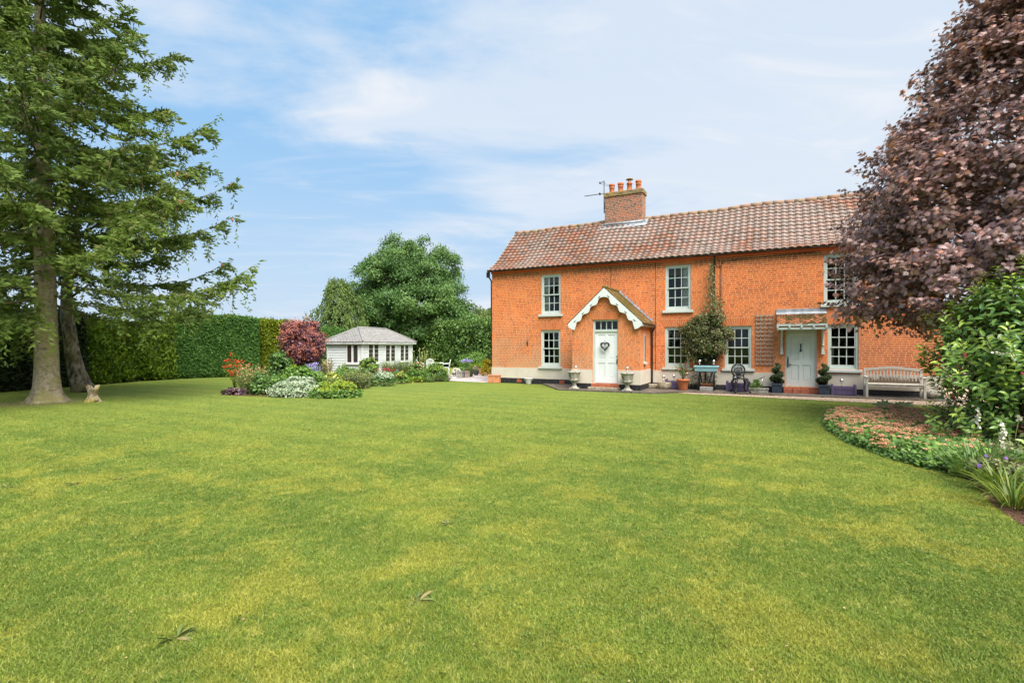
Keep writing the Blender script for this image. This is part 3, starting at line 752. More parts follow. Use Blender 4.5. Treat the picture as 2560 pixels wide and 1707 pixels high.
# ---- roofs laid tile by tile
def tile_sheet(name, m, rngf, pos, nrm, S, tw, ex, amp, lip, parent, jit=.004, wave=7):
    V = []; F = []; rows = int(round(S / ex)); ex = S / rows
    for j in range(rows):
        s0, s1 = j * ex - (.0 if j else .02), (j + 1) * ex + .03
        u0, u1 = rngf(j * ex + ex * .5); off = 0 if amp else (tw / 2 if j % 2 else 0)
        k0, k1 = math.floor((u0 - off) / tw), math.ceil((u1 - off) / tw)
        for k in range(k0, k1):
            a, b = max(off + k * tw, u0), min(off + (k + 1) * tw, u1)
            if b - a < .02: continue
            base = len(V); dj = R.uniform(-jit, jit); tilt = R.uniform(-jit, jit); sl = R.uniform(-jit, jit) * 2.5
            g = 0.0 if amp else tw * .025
            for i in range(wave):
                q = i / (wave - 1); u = a + g + (b - a - 2 * g) * q
                hgt = amp * (math.sin(2 * PI * q - .6) * .75 + .25 * math.cos(4 * PI * q)) if amp else 0
                for s_, lift in ((s0 + sl, lip), (s1, .004)):
                    p = pos(u, s_) + nrm(s_) * (hgt + lift + dj + tilt * (q - .5)); V.append(p)
                V.append(pos(u, s0 + sl) + nrm(s0) * (hgt + lip - .024 + dj - (.02 if amp else 0)))
            for i in range(wave - 1):
                p = base + 3 * i
                F.append((p, p + 3, p + 4, p + 1)); F.append((p + 2, p + 5, p + 3, p))
            e = base + 3 * (wave - 1)
            F.append((base, base + 1, base + 2, base + 2)); F.append((e + 1, e, e + 2, e + 2))
    F2 = []
    for f in F:
        F2.append((f[0], f[1], f[2]))
        if f[3] != f[2]: F2.append((f[0], f[2], f[3]))
    return np_mesh(name, np.array([tuple(v) for v in V]), np.array(F2), m, parent)


# main roof: profile (depth, height) with a bell-cast foot
prof = [Vector((-.25, 5.235)), Vector((.05, 5.385)), Vector((.35, 5.56)), Vector((.62, 5.735)), Vector((1.2, 6.24)), Vector((2.73, 7.585))]
plen = [0.0]
for a, b in zip(prof, prof[1:]): plen.append(plen[-1] + (b - a).length)


def prof_at(s_):
    s_ = max(-.05, s_)
    for i in range(len(prof) - 1):
        if s_ <= plen[i + 1] or i == len(prof) - 2:
            d_ = (prof[i + 1] - prof[i]).normalized(); p = prof[i] + d_ * (s_ - plen[i]); return p, d_
def sag(u): return -.03 * math.sin(u * .9 + .4) - .02 * math.sin(u * 2.1)
def rpos(u, s_):
    p, d_ = prof_at(s_); return Vector((u, p.x, p.y + sag(u) * min(1, max(0, s_ / 2))))
def rnrm(s_):
    p, d_ = prof_at(s_); return Vector((0, -d_.y, d_.x))
roof = tile_sheet('pantile_roof', M['pantile'], lambda s_: (-.10, L + .12), rpos, rnrm, plen[-1] - .06, .242, .262, .024, .050, house)
mb = MB()                                                            # roof deck and the back slope
vs_ = []
for x in (-.08, L + .1):
    for p in prof: vs_.append((x, p.x, p.y - .05))
k = len(prof)
mb.add(vs_, [(i, k + i, k + i + 1, i + 1) for i in range(k - 1)])
mb.add([(-.08, D / 2, 7.535), (L + .1, D / 2, 7.535), (L + .1, D + .25, 5.2), (-.08, D + .25, 5.2)], [(0, 1, 2, 3)])
mb.build('roof_deck', M['pantile'], roof)
mb = MB(); x = -.12
while x < L + .1:
    w = R.uniform(.36, .46)
    pts = [(x, D / 2, 7.565 + sag(x)), (x + w - .015, D / 2, 7.565 + sag(x + w))]
    mb.tube(pts, [.115 + R.uniform(-.006, .006)] * 2, 10); x += w
mb.build('ridge_tile', M['ridge'], roof)
mb = MB()                                                            # verge board and mortar
for i in range(k - 1):
    a, b = prof[i], prof[i + 1]; n_ = Vector((-(b - a).y, (b - a).x)).normalized()
    q = [a + n_ * .03, b + n_ * .03, b - n_ * .10, a - n_ * .10]
    mb.prism([(p.x, p.y) for p in q], lambda y, z: (-.135, y, z), lambda y, z: (-.105, y, z))
mb.build('verge_board', M['pewter'], roof)
mb = MB(); mb.box(-.02, L + .05, -.06, -.003, 5.09, 5.22)
mb.build('fascia_board', M['orange'], house)


def gutter(name, p0, p1, r=.055, par=None, brackets=0):
    p0, p1 = Vector(p0), Vector(p1); ax = (p1 - p0).normalized(); sd = Vector((0, 0, 1)).cross(ax).normalized(); vs_ = []; n = 8
    for p in (p0, p1):
        for rr in (r, r - .008):
            for j in range(n + 1):
                an = PI + PI * j / n; vs_.append(p + sd * math.cos(an) * rr + Vector((0, 0, math.sin(an) * rr)))
    k = n + 1; g = MB(); fs = []
    for j in range(n):
        fs += [(j, j + 1, 2 * k + j + 1, 2 * k + j), (k + j + 1, k + j, 3 * k + j, 3 * k + j + 1), (j, k + j, k + j + 1, j + 1), (2 * k + j, 2 * k + j + 1, 3 * k + j + 1, 3 * k + j)]
    fs += [(0, 2 * k, 3 * k, k), (n, k + n, 3 * k + n, 2 * k + n)]
    g.add(vs_, fs, False)
    for i in range(brackets):
        c = p0.lerp(p1, (i + .5) / brackets)
        g.tube([c + sd * math.cos(PI + PI * j / 6) * (r + .008) + Vector((0, 0, math.sin(PI + PI * j / 6) * (r + .008))) for j in range(7)], .012, 5)
    return g.build(name, M['plastic'], par)


gutter('gutter', (-.13, -.125, 5.235), (L + .1, -.125, 5.235), .06, house, 18)


def pipe(name, pts, r=.034, clips=(), m='plastic'):
    g = MB(); g.tube(pts, r, 10)
    for z in clips: g.tube([(pts[-1][0], pts[-1][1], z - .03), (pts[-1][0], pts[-1][1], z + .03)], r * 1.3, 10)
    return g.build(name, M[m], house)


pipe('downpipe', [(-.12, -.125, 5.2), (-.12, -.125, 5.05), (-.11, -.10, 4.95), (-.045, .02, 4.78), (-.045, .03, 4.6), (-.045, .03, .1)], .034, (4.5, 2.8, 1.2))
mb = MB(); mb.bbox(-.20, -.06, -.19, -.07, 4.93, 5.19, .01); mb.build('hopper_head', M['plastic'], house)
pipe('downpipe', [(9.83, -.125, 5.2), (9.83, -.10, 5.05), (9.83, -.05, 4.97), (9.83, -.05, .12)], .026, (4.3, 3.2))
for u, zt, zb in ((10.03, 4.75, 2.6), (10.07, 4.65, 2.6), (7.60, 5.09, .74), (5.75, 5.09, 4.02)):
    g = MB(); g.tube([(u, -.008, zt), (u + R.uniform(-.006, .006), -.008, (zt + zb) / 2), (u, -.008, zb)], .008, 6); g.build('wall_cable', M['plastic'], house)
g = MB(); g.tube([(9.86 + .12 * (1 - math.cos(a)) / 1, -.02, 4.98 - .25 * math.sin(a)) for a in np.linspace(0, PI, 12)], .008, 6)
g.tube([(10.03, -.012, 4.75), (10.0, -.012, 4.85), (9.98, -.012, 5.08)], .008, 6); g.tube([(10.07, -.012, 4.65), (10.07, -.012, 4.82), (10.16, -.012, 4.93), (10.6, -.012, 4.98), (13.2, -.012, 5.06)], .008, 6)
g.build('wall_cable', M['plastic'], house)
mb = MB(); mb.bbox(9.60, 9.83, -.10, -.03, .36, .62, .012); mb.tube([(9.70, -.04, .36), (9.70, -.04, .06)], .012, 6); mb.build('meter_box', M['greybox'], house)
g = MB(); g.tube([(1.86, -.01, 1.72), (1.86, -.01, 2.02)], .018, 6); g.tube([(1.86, -.01, 1.9), (1.86, -.10, 1.86), (1.86, -.13, 1.92)], .012, 6); g.tube([(1.81, -.012, 1.85), (1.91, -.012, 1.85)], .012, 6)
g.build('wall_hook', M['black'], house)

# ---- chimneys
def chimney(u0, u1, y0, y1, z0, z1, m, pots):
    c = MB(); c.box(u0, u1, y0, y1, z0, z1 - .24)
    ch = c.build('chimney_stack', m, house)
    b = MB(); b.bbox(u0 - .05, u1 + .05, y0 - .05, y1 + .05, z1 - .24, z1 - .03, .02)
    b.add([(u0 - .03, y0 - .03, z1 - .03), (u1 + .03, y0 - .03, z1 - .03), (u1 + .03, y1 + .03, z1 - .03), (u0 - .03, y1 + .03, z1 - .03), (u0 + .1, (y0 + y1) / 2, z1 + .05), (u1 - .1, (y0 + y1) / 2, z1 + .05)],
          [(0, 1, 5, 4), (1, 2, 5), (2, 3, 4, 5), (3, 0, 4)])
    b.build('chimney_cap', M['lichen'], ch)
    for i in range(pots):
        u = u0 + .25 + (u1 - u0 - .5) * i / max(1, pots - 1); p = MB(); yc = (y0 + y1) / 2
        if i == 2:
            p.lathe([(.125, 0), (.13, .06), (.115, .1), (.11, .34), (.14, .36), (.14, .40), (.10, .41), (.10, .46)], 18, (u, yc, z1 - .03))
            p.tube([(u + .04, yc, z1 + .40), (u + .04, yc, z1 + .55)], .014, 6); p.tube([(u - .05, yc, z1 + .40), (u - .05, yc, z1 + .55)], .014, 6)
            o = p.build('chimney_pot', M['terracotta'], ch)
            q = MB(); q.lathe([(.165, 0), (.16, .02), (.09, .06), (.0, .075)], 20, (u, yc, z1 + .54)); q.build('cowl', M['lichen'], o)
        else:
            p.lathe([(.125, 0), (.13, .05), (.115, .12), (.112, .26), (.132, .28), (.132, .31), (.118, .32), (.118, .36), (.138, .38), (.138, .47), (.12, .48), (.10, .47), (.10, .36)], 18, (u, yc, z1 - .03))
            p.build('chimney_pot', M['terracotta'], ch)
    return ch


ch1 = chimney(4.74, 6.50, 2.40, 3.06, 6.9, 8.93, M['brick_old'], 4)
fl = MB()                                                            # lead apron
fl.tube([(4.70, 2.37, 7.40), (6.54, 2.37, 7.40)], .05, 8); fl.box(4.60, 6.64, 2.355, 2.395, 7.28, 7.46)
fl.add([(4.56, 2.16, 7.155), (6.70, 2.16, 7.155), (6.66, 2.38, 7.36), (4.60, 2.38, 7.36)], [(0, 1, 2, 3)])
fl.add([(6.52, 2.22, 7.20), (6.74, 2.22, 7.20), (6.74, 2.75, 7.66), (6.52, 2.75, 7.66)], [(0, 1, 2, 3)])
fl.build('lead_flashing', M['lead'], ch1)
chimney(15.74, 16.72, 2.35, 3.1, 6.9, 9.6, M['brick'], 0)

# ---- porch
pb = MB(); F_ = -PW; dh = (5.55, 6.56, .265, 2.74); pe, pa, pc = 2.66, 3.92, 6.05
zs = [0, .265, 2.70]
pb.add([(PU0, F_, 0), (dh[0], F_, 0), (dh[0], F_, 2.74), (PU0, F_, 2.74)], [(0, 1, 2, 3)])
pb.add([(dh[1], F_, 0), (PU1, F_, 0), (PU1, F_, 2.74), (dh[1], F_, 2.74)], [(0, 1, 2, 3)])
pb.add([(dh[0], F_, 0), (dh[1], F_, 0), (dh[1], F_, dh[2]), (dh[0], F_, dh[2])], [(0, 1, 2, 3)])
pb.add([(PU0, F_, 2.74), (dh[0], F_, 2.74), (dh[1], F_, 2.74), (PU1, F_, 2.74), (pc, F_, pa - .02)], [(0, 1, 2, 3, 4)])
for p, q in (((dh[0], dh[2]), (dh[0], dh[3])), ((dh[1], dh[2]), (dh[1], dh[3])), ((dh[0], dh[3]), (dh[1], dh[3])), ((dh[0], dh[2]), (dh[1], dh[2]))):
    pb.add([(p[0], F_, p[1]), (q[0], F_, q[1]), (q[0], F_ + .25, q[1]), (p[0], F_ + .25, p[1])], [(0, 1, 2, 3)])
pb.add([(PU0, F_, 0), (PU0, 0, 0), (PU0, 0, 2.74), (PU0, F_, 2.74)], [(0, 1, 2, 3)])
pb.add([(PU1, F_, 0), (PU1, 0, 0), (PU1, 0, 2.74), (PU1, F_, 2.74)], [(0, 1, 2, 3)])
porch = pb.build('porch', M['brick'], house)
flat_arch(dh[0] - .02, dh[1] + .02, 2.745, 3.03, F_, 17, .16)
sl = math.atan2(3.99 - 2.60, 1.50); cs_, sn_ = math.cos(sl), math.sin(sl); SLEN = 2.03


def pside(sg):
    return (lambda u, s_: Vector((pc + sg * (1.50 - s_ * cs_), u, 2.60 + s_ * sn_))), (lambda s_: Vector((sg * sn_, 0, cs_)))
for sg in (-1, 1):
    pf, nf = pside(sg)
    # the run ends at the house wall
    tile_sheet('plain_tile', M['mosstile'], lambda s_: (F_ - .14, -.01), pf, nf, SLEN, .17, .105, 0, .014, porch, .003, 2)
    dk = MB(); dk.add([pf(F_ - .12, 0) - nf(0) * .03, pf(-.01, 0) - nf(0) * .03, pf(-.01, SLEN) - nf(0) * .03, pf(F_ - .12, SLEN) - nf(0) * .03], [(0, 1, 2, 3)]); dk.build('tile_underlay', M['cardwood'], porch)
    # stepped lead soaker along the wall
    ld = MB()
    for i in range(11):
        s_ = .12 + i * .175; p = pf(-.03, s_); q = pf(-.03, s_ + .16); n_ = nf(0)
        ld.add([p + n_ * .03, q + n_ * .03, q + n_ * .03 + Vector((0, 0, .02)), p + n_ * .03 + Vector((0, 0, .15)), ], [(0, 1, 2, 3)])
        ld.add([p + n_ * .032 + Vector((0, -.12, 0)), q + n_ * .032 + Vector((0, -.12, 0)), q + n_ * .032, p + n_ * .032], [(0, 1, 2, 3)])
    ld.build('lead_soaker', M['lead'], porch)
rd = MB(); x = F_ - .15
while x < -.06:
    rd.tube([(pc, x, 3.985), (pc, min(x + .29, -.03), 3.985)], .075, 8); x += .3
rd.build('porch_ridge', M['mosstile'], porch)
bb = MB()                                               # scalloped bargeboards; dark ovals stand in for the shadow seen through slots
N_ = 72; BL = 2.06
for sg in (-1, 1):
    vs_ = []
    for i in range(N_ + 1):
        a = BL * i / N_; per = .455
        b1 = .215 + .045 * math.cos(2 * PI * (a - .18) / per)
        tail = max(0, (a - (BL - .36)) / .36)
        if tail > 0:
            b1 = .20 + .15 * math.sin(min(1, tail * 1.15) * PI / 2)
            if tail > .62: b1 = .35 * math.sqrt(max(0, 1 - ((tail - .62) / .40) ** 2)) + .02
        b0 = 0.0 if tail < .8 else .10 * ((tail - .8) / .2) ** 2
        for b in (b0, max(b1, b0 + .02)):
            x = pc + sg * (a * cs_ - b * sn_); x = max(x, pc) if sg > 0 else min(x, pc)
            vs_.append((x, 3.955 - a * sn_ - b * cs_))
    n2 = len(vs_)
    V3 = [(x, F_ - .165, z) for x, z in vs_] + [(x, F_ - .13, z) for x, z in vs_]; fs = []
    for i in range(N_):
        a0, a1, b0, b1 = 2 * i, 2 * i + 1, 2 * i + 2, 2 * i + 3
        fs += [(a0, a1, b1, b0), (n2 + a0, n2 + b0, n2 + b1, n2 + a1), (a1, n2 + a1, n2 + b1, b1), (a0, b0, n2 + b0, n2 + a0)]
    fs += [(0, n2, n2 + 1, 1), (2 * N_, 2 * N_ + 1, n2 + 2 * N_ + 1, n2 + 2 * N_)]
    bb.add(V3, fs, False)
    for kk in range(4):
        a = .37 + .455 * kk; pts = []
        for j in range(12):
            an = 2 * PI * j / 12; aa, b_ = a + .062 * math.cos(an), .125 + .024 * math.sin(an) * (1 if math.sin(an) > 0 else .4)
            pts.append((pc + sg * (aa * cs_ - b_ * sn_), 3.955 - aa * sn_ - b_ * cs_))
        bb.cur = 1; bb.prism(pts, lambda x, z: (x, F_ - .168, z), lambda x, z: (x, F_ - .1655, z)); bb.cur = 0
bb.build('bargeboard', [M['white'], M['cardwood']], porch)
gutter('porch_gutter', (7.60, F_ - .08, 2.58), (7.60, -.06, 2.56), .05, porch, 0)
mb = MB(); mb.box(7.415, 7.54, F_ - .1, -.02, 2.47, 2.55); mb.build('porch_soffit', M['white'], porch)
g = MB(); g.tube([(7.60, -.10, 2.53), (7.58, -.09, 2.45), (7.50, -.07, 2.35), (7.475, -.07, 2.25), (7.475, -.07, .12)], .034, 10); g.build('porch_downpipe', M['plastic'], porch)
mb = MB(); mb.box(PU1 + .002, PU1 + .03, -1.18, -1.02, 1.10, 2.18); sw = mb.build('side_window', M['sage'], porch)
mb = MB(); mb.box(PU1 + .03, PU1 + .034, -1.155, -1.045, 1.14, 2.14); mb.build('pane', M['tar'], sw)
mb = MB(); mb.bbox(PU1 + .002, PU1 + .09, -1.26, -.94, 1.02, 1.097, .008); mb.build('sill', M['sage'], sw)


def panel_door(name, u0, u1, z0, z1, y, m, par):
    """four-panel door leaf"""
    d_ = MB(); st = .115; mid = (u0 + u1) / 2; lock = z0 + .78; t0 = y + .045
    d_.box(u0, u0 + st, y, t0, z0, z1); d_.box(u1 - st, u1, y, t0, z0, z1)
    d_.box(mid - .055, mid + .055, y, t0, z0 + .22, lock); d_.box(mid - .055, mid + .055, y, t0, lock + .17, z1 - .11)
    d_.box(u0 + st, u1 - st, y, t0, z0, z0 + .22); d_.box(u0 + st, u1 - st, y, t0, lock, lock + .17); d_.box(u0 + st, u1 - st, y, t0, z1 - .11, z1)
    for a, b in ((u0 + st, mid - .055), (mid + .055, u1 - st)):
        for c, e in ((z0 + .22, lock), (lock + .17, z1 - .11)):
            d_.box(a, b, y + .022, t0 - .002, c, e); d_.bbox(a + .03, b - .03, y + .012, y + .022, c + .03, e - .03, .006)
    return d_.build(name, m, par)


# porch door with a row of fanlight panes
mb = MB(); y = F_ + .06
mb.box(dh[0], dh[0] + .085, y, y + .11, dh[2], dh[3]); mb.box(dh[1] - .03, dh[1], y, y + .11, dh[2], dh[3]); mb.box(dh[0] + .085, dh[1] - .03, y, y + .11, dh[3] - .06, dh[3]); mb.box(dh[0] + .085, dh[1] - .03, y - .012, y + .11, 2.27, 2.335)
mb.box(dh[0] + .085, dh[1] - .03, y, y + .1, 2.335, 2.365)
for i in range(1, 4):
    x = dh[0] + .085 + (dh[1] - dh[0] - .115) * i / 4; mb.box(x - .015, x + .015, y + .03, y + .06, 2.365, dh[3] - .06)
df = mb.build('porch_door_frame', M['sage'], porch)
mb = MB(); mb.add([(dh[0] + .085, y + .05, 2.36), (dh[1] - .03, y + .05, 2.36), (dh[1] - .03, y + .05, 2.70), (dh[0] + .085, y + .05, 2.70)], [(0, 1, 2, 3)]); mb.build('fanlight_pane', M['glass'], df)
pd = panel_door('porch_door', dh[0] + .088, dh[1] - .033, .285, 2.268, y + .03, M['doorwhite'], porch)
mb = MB(); mb.box(dh[1] - .075, dh[1] - .04, y + .012, y + .03, 1.02, 1.22); mb.tube([(dh[1] - .058, y + .02, 1.33), (dh[1] - .058, y - .02, 1.33)], .018, 8); mb.tube([(dh[1] - .06, y + .01, 1.18), (dh[1] - .06, y - .03, 1.12), (dh[1] - .06, y + .01, 1.05)], .012, 6)
mb.build('door_handle', M['black'], pd)
mb = MB(); mb.bbox(5.42, 6.66, F_ - .22, F_ - .015, .0, .13, .012); mb.build('door_step', M['cstone'], porch)
mb = MB(); mb.bbox(5.50, 6.60, F_ - .06, F_ + .06, .132, .262, .006); mb.build('door_sill', M['quarry'], porch)

# ---- second door under a tiled hood
a, b, c, e = DOOR2; y = .06
mb = MB(); mb.box(a, a + .05, y, .2, c, e); mb.box(b - .05, b, y, .2, c, e); mb.box(a + .05, b - .05, y, .2, e - .14, e)
d2f = mb.build('door_frame', M['sage'], house)
d2 = panel_door('door', a + .052, b - .052, c + .01, e - .142, y + .03, M['sagedoor'], house)
kn = MB(); kx = (a + b) / 2
kn.box(kx - .02, kx + .02, y + .015, y + .03, 1.52, 1.80); kn.box(kx - .035, kx + .035, y + .008, y + .03, 1.775, 1.80); kn.tube([(kx - .035, y - .002, 1.55), (kx + .035, y - .002, 1.55)], .028, 8); kn.build('door_knocker', M['black'], d2)
kn = MB(); kn.box(a + .07, a + .11, y + .012, y + .03, .98, 1.28); kn.tube([(a + .09, y + .02, 1.24), (a + .09, y - .04, 1.2), (a + .09, y - .04, 1.05), (a + .09, y + .02, 1.0)], .014, 6); kn.tube([(a + .09, y + .02, .94), (a + .09, y + .01, 1.34)], .012, 6); kn.lathe([(.0, 0), (.03, .0), (.036, .02), (.02, .04), (.0, .045)], 12, (a + .155, y - .02, 1.03)); kn.build('door_handle', M['black'], d2)
mb = MB()
for i in range(4): mb.bbox(a - .06 + i * .277, a - .06 + i * .277 + .27, -.33, -.017, .03, .205, .01)
mb.bbox(a - .04, b + .04, -.20, .05, .207, .25, .008); mb.build('door_step', M['quarry'], house)
hu0, hu1 = 11.96, 13.50
hp0, hp1 = Vector((-.66, 2.50)), Vector((-.02, 2.93)); hd = (hp1 - hp0).normalized()
hood = tile_sheet('door_hood', M['hoodtile'], lambda s_: (hu0, hu1), lambda u, s_: Vector((u, hp0.x + hd.x * s_, hp0.y + hd.y * s_)), lambda s_: Vector((0, -hd.y, hd.x)), (hp1 - hp0).length, .17, .095, 0, .02, house, .006, 2)
mb = MB(); mb.add([(hu0 - .02, -.16, 2.865), (hu1 + .01, -.16, 2.865), (hu1 + .01, -.03, 2.955), (hu0 - .02, -.03, 2.955)], [(0, 1, 2, 3)]); mb.box(hu0 - .02, hu1 + .01, -.03, -.006, 2.95, 3.06); mb.build('lead_flashing', M['lead'], hood)
mb = MB(); mb.box(hu0, hu1, -.68, -.65, 2.425, 2.495); mb.box(hu0, hu1, -.66, -.62, 2.30, 2.375)
for i in range(5):
    x = hu0 + .03 + (hu1 - hu0 - .06) * i / 4; mb.box(x - .025, x + .025, -.69, -.03, 2.376, 2.424); mb.box(x - .03, x + .03, -.692, -.682, 2.36, 2.47)
for x in (hu0 + .02, hu1 - .06):
    mb.box(x, x + .04, -.62, -.03, 2.25, 2.372); mb.add([(x, -.03, 2.37), (x, -.62, 2.45), (x, -.03, 2.88), (x + .04, -.03, 2.37), (x + .04, -.62, 2.45), (x + .04, -.03, 2.88)], [(0, 1, 2), (3, 5, 4), (0, 3, 4, 1), (1, 4, 5, 2), (0, 2, 5, 3)])
mb.build('hood_fascia', M['sage'], hood)
for x in (12.08, 13.36):
    br = MB(); br.box(x, x + .075, -.10, -.004, 1.50, 2.30)
    pts = [(-.10, 1.75)] + [(-.10 - .52 * (1 - math.cos(q * PI / 2)), 1.75 + .55 * math.sin(q * PI / 2)) for q in np.linspace(.05, 1, 10)] + [(-.54, 2.30)] + [(-.10 - .40 * (1 - math.cos(q * PI / 2)), 1.86 + .42 * math.sin(q * PI / 2)) for q in np.linspace(1, .05, 10)]
    for i in range(10):
        p0 = (-.10 - .52 * (1 - math.cos(i / 10 * PI / 2)), 1.72 + .58 * math.sin(i / 10 * PI / 2)); p1 = (-.10 - .52 * (1 - math.cos((i + 1) / 10 * PI / 2)), 1.72 + .58 * math.sin((i + 1) / 10 * PI / 2))
        br.tube([(x + .037, *p0), (x + .037, *p1)], .034, 6)
    br.bbox(x - .015, x + .09, -.13, -.004, 1.42, 1.50, .01); br.bbox(x - .005, x + .08, -.115, -.004, 1.505, 1.56, .01)
    br.build('hood_bracket', M['sage'], hood)

# ------------------------------------------------------------------ summerhouse
SA = math.radians(70)                                                # heading of its long side
sh = empty('summerhouse', (-8.42, 29.0, 0), 0, 'white weatherboarded summerhouse with hipped shingle roof behind the island bed', 'summerhouse')
# local frame: x along the long side (away from the near corner), y along the short side (to the left)
sh.rotation_euler = (0, 0, SA)
SLX, SLY, SE = 5.3, 2.36, 1.92
mb = MB(); nb = 13; bh = SE / nb
def shp(x, y): return (x, y)
for k in range(nb):                                                  # lapped boards on all four sides
    z0, z1 = k * bh, (k + 1) * bh; o = .028
    for (p, q, nx, ny) in (((0, 0), (SLX, 0), 0, -1), ((0, SLY), (0, 0), -1, 0), ((SLX, 0), (SLX, SLY), 1, 0), ((SLX, SLY), (0, SLY), 0, 1)):
        mb.add([(p[0] + nx * o, p[1] + ny * o, z0), (q[0] + nx * o, q[1] + ny * o, z0), (q[0] + nx * .004, q[1] + ny * .004, z1 + .004), (p[0] + nx * .004, p[1] + ny * .004, z1 + .004), (p[0], p[1], z0), (q[0], q[1], z0)],
               [(0, 1, 2, 3), (4, 5, 1, 0)])
mb.build('boarded_wall', M['boards'], sh)
for x, y in ((0, 0), (SLX, 0), (0, SLY), (SLX, SLY)):
    mb = MB(); mb.box(x - .045, x + .045, y - .045, y + .045, 0, SE); mb.build('corner_board', M['white'], sh)


def sh_window(axis, c, w, z0, z1, leaf=2, bars=3, door=False):
    """window in the long side (axis x) or the short side (axis y)"""
    def P(u, o, z): return (u, -o, z) if axis == 'x' else (-o, u, z)
    def bx(m_, u0, u1, o0, o1, za, zb):
        p, q = P(u0, o0, za), P(u1, o1, zb)
        m_.box(min(p[0], q[0]), max(p[0], q[0]), min(p[1], q[1]), max(p[1], q[1]), za, zb)
    f = MB(); fw = .065
    bx(f, c - w / 2 - fw, c - w / 2, .0, .06, z0 - fw, z1 + fw); bx(f, c + w / 2, c + w / 2 + fw, .0, .06, z0 - fw, z1 + fw)
    bx(f, c - w / 2, c + w / 2, 0, .06, z1, z1 + fw); bx(f, c - w / 2, c + w / 2, 0, .06, z0 - fw, z0)
    bx(f, c - .06, c + .06, 0, .062, z0, z1)
    if door:
        bx(f, c - w / 2, c + w / 2, 0, .05, .08, z0 - fw)
        for s_ in (-1, 1): bx(f, c + s_ * w / 4 - .12, c + s_ * w / 4 + .12, .05, .062, .2, z0 - .2)
    for s_ in (-1, 1):
        for k in range(1, bars + 1):
            z = z0 + (z1 - z0) * k / (bars + 1); u = c + s_ * (w / 4 + .03); bx(f, u - w / 4 + .03, u + w / 4 - .03, .035, .042, z - .006, z + .006)
    o = f.build('door' if door else 'window', M['white'], sh)
    g = MB(); bx(g, c - w / 2, c + w / 2, .031, .034, z0, z1); g.build('pane', M['sh_glass'], o)
    if not door:
        s_ = MB(); bx(s_, c - w / 2 - .12, c + w / 2 + .12, 0, .12, z0 - fw - .05, z0 - fw - .002); s_.build('sill', M['white'], o)


m, t = mat('dusky_glass'); n1 = t.noise(t.coord(), 3, 3)
t.out(t.pbr(t.mix(n1, (.018, .017, .014), (.075, .06, .05)), .06, .5)); M['sh_glass'] = m
sh_window('y', .62, .72, .78, 1.76, bars=0)
sh_window('x', 1.02, .95, .78, 1.78)
sh_window('x', 2.75, 1.0, .78, 1.74, door=True)
sh_window('x', 4.35, .95, .78, 1.74)
OV = .24; za, zr = 1.955, 2.80
rx0, rx1, ry = 1.28, 4.0, SLY / 2
ex0, ex1, ey0, ey1 = -OV, SLX + OV, -OV, SLY + OV
def plane_tiles(par, e0, e1, r0, r1, m):
    """hip slope between the eave line e0-e1 and the ridge line r0-r1"""
    e0, e1, r0, r1 = [Vector(p) for p in (e0, e1, r0, r1)]
    ud = (e1 - e0).normalized(); Lh = (e1 - e0).length; mid = (r0 + r1) / 2
    up = mid - e0; up -= ud * up.dot(ud); S = up.length; up.normalize(); n = ud.cross(up)
    if n.z < 0: n = -n
    a0, a1 = (r0 - e0).dot(ud), (r1 - e0).dot(ud)
    return tile_sheet('roof_slope', m, lambda s_: (a0 * s_ / S, Lh + (a1 - Lh) * s_ / S), lambda u, s_: e0 + ud * u + up * s_, lambda s_: n, S, .21, .115, 0, .012, par, .003, 2)
plane_tiles(sh, (ex0, ey0, za), (ex1, ey0, za), (rx0, ry, zr), (rx1, ry, zr), M['shingle'])
plane_tiles(sh, (ex0, ey1, za), (ex0, ey0, za), (rx0, ry, zr), (rx0, ry, zr), M['shingle'])
plane_tiles(sh, (ex1, ey0, za), (ex1, ey1, za), (rx1, ry, zr), (rx1, ry, zr), M['shingle'])
plane_tiles(sh, (ex1, ey1, za), (ex0, ey1, za), (rx1, ry, zr), (rx0, ry, zr), M['shingle'])
rd = MB()
for p, q in (((ex0, ey0, za + .03), (rx0, ry, zr + .02)), ((ex1, ey0, za + .03), (rx1, ry, zr + .02)), ((rx0 - .04, ry, zr + .02), (rx1 + .04, ry, zr + .02)), ((ex0, ey1, za + .03), (rx0, ry, zr + .02)), ((ex1, ey1, za + .03), (rx1, ry, zr + .02))):
    rd.tube([p, q], .05, 6)
rd.build('hip_capping', M['shingle'], sh)
mb = MB()
mb.box(ex0 + .02, ex1 - .02, ey0 + .02, ey0 + .05, za - .13, za - .004); mb.box(ex0 + .02, ex1 - .02, ey1 - .05, ey1 - .02, za - .13, za - .004)
mb.box(ex0 + .02, ex0 + .05, ey0 + .05, ey1 - .05, za - .13, za - .004); mb.box(ex1 - .05, ex1 - .02, ey0 + .05, ey1 - .05, za - .13, za - .004)
mb.box(ex0 + .05, ex1 - .05, ey0 + .05, ey1 - .05, za - .05, za - .03)
mb.build('fascia_board', M['white'], sh)

# ------------------------------------------------------------------ trees
def limb_tube(mb, pts, r0, r1, n=6):
    k = len(pts); mb.tube(pts, [r0 + (r1 - r0) * (i / (k - 1)) ** .8 for i in range(k)], n, True, True)


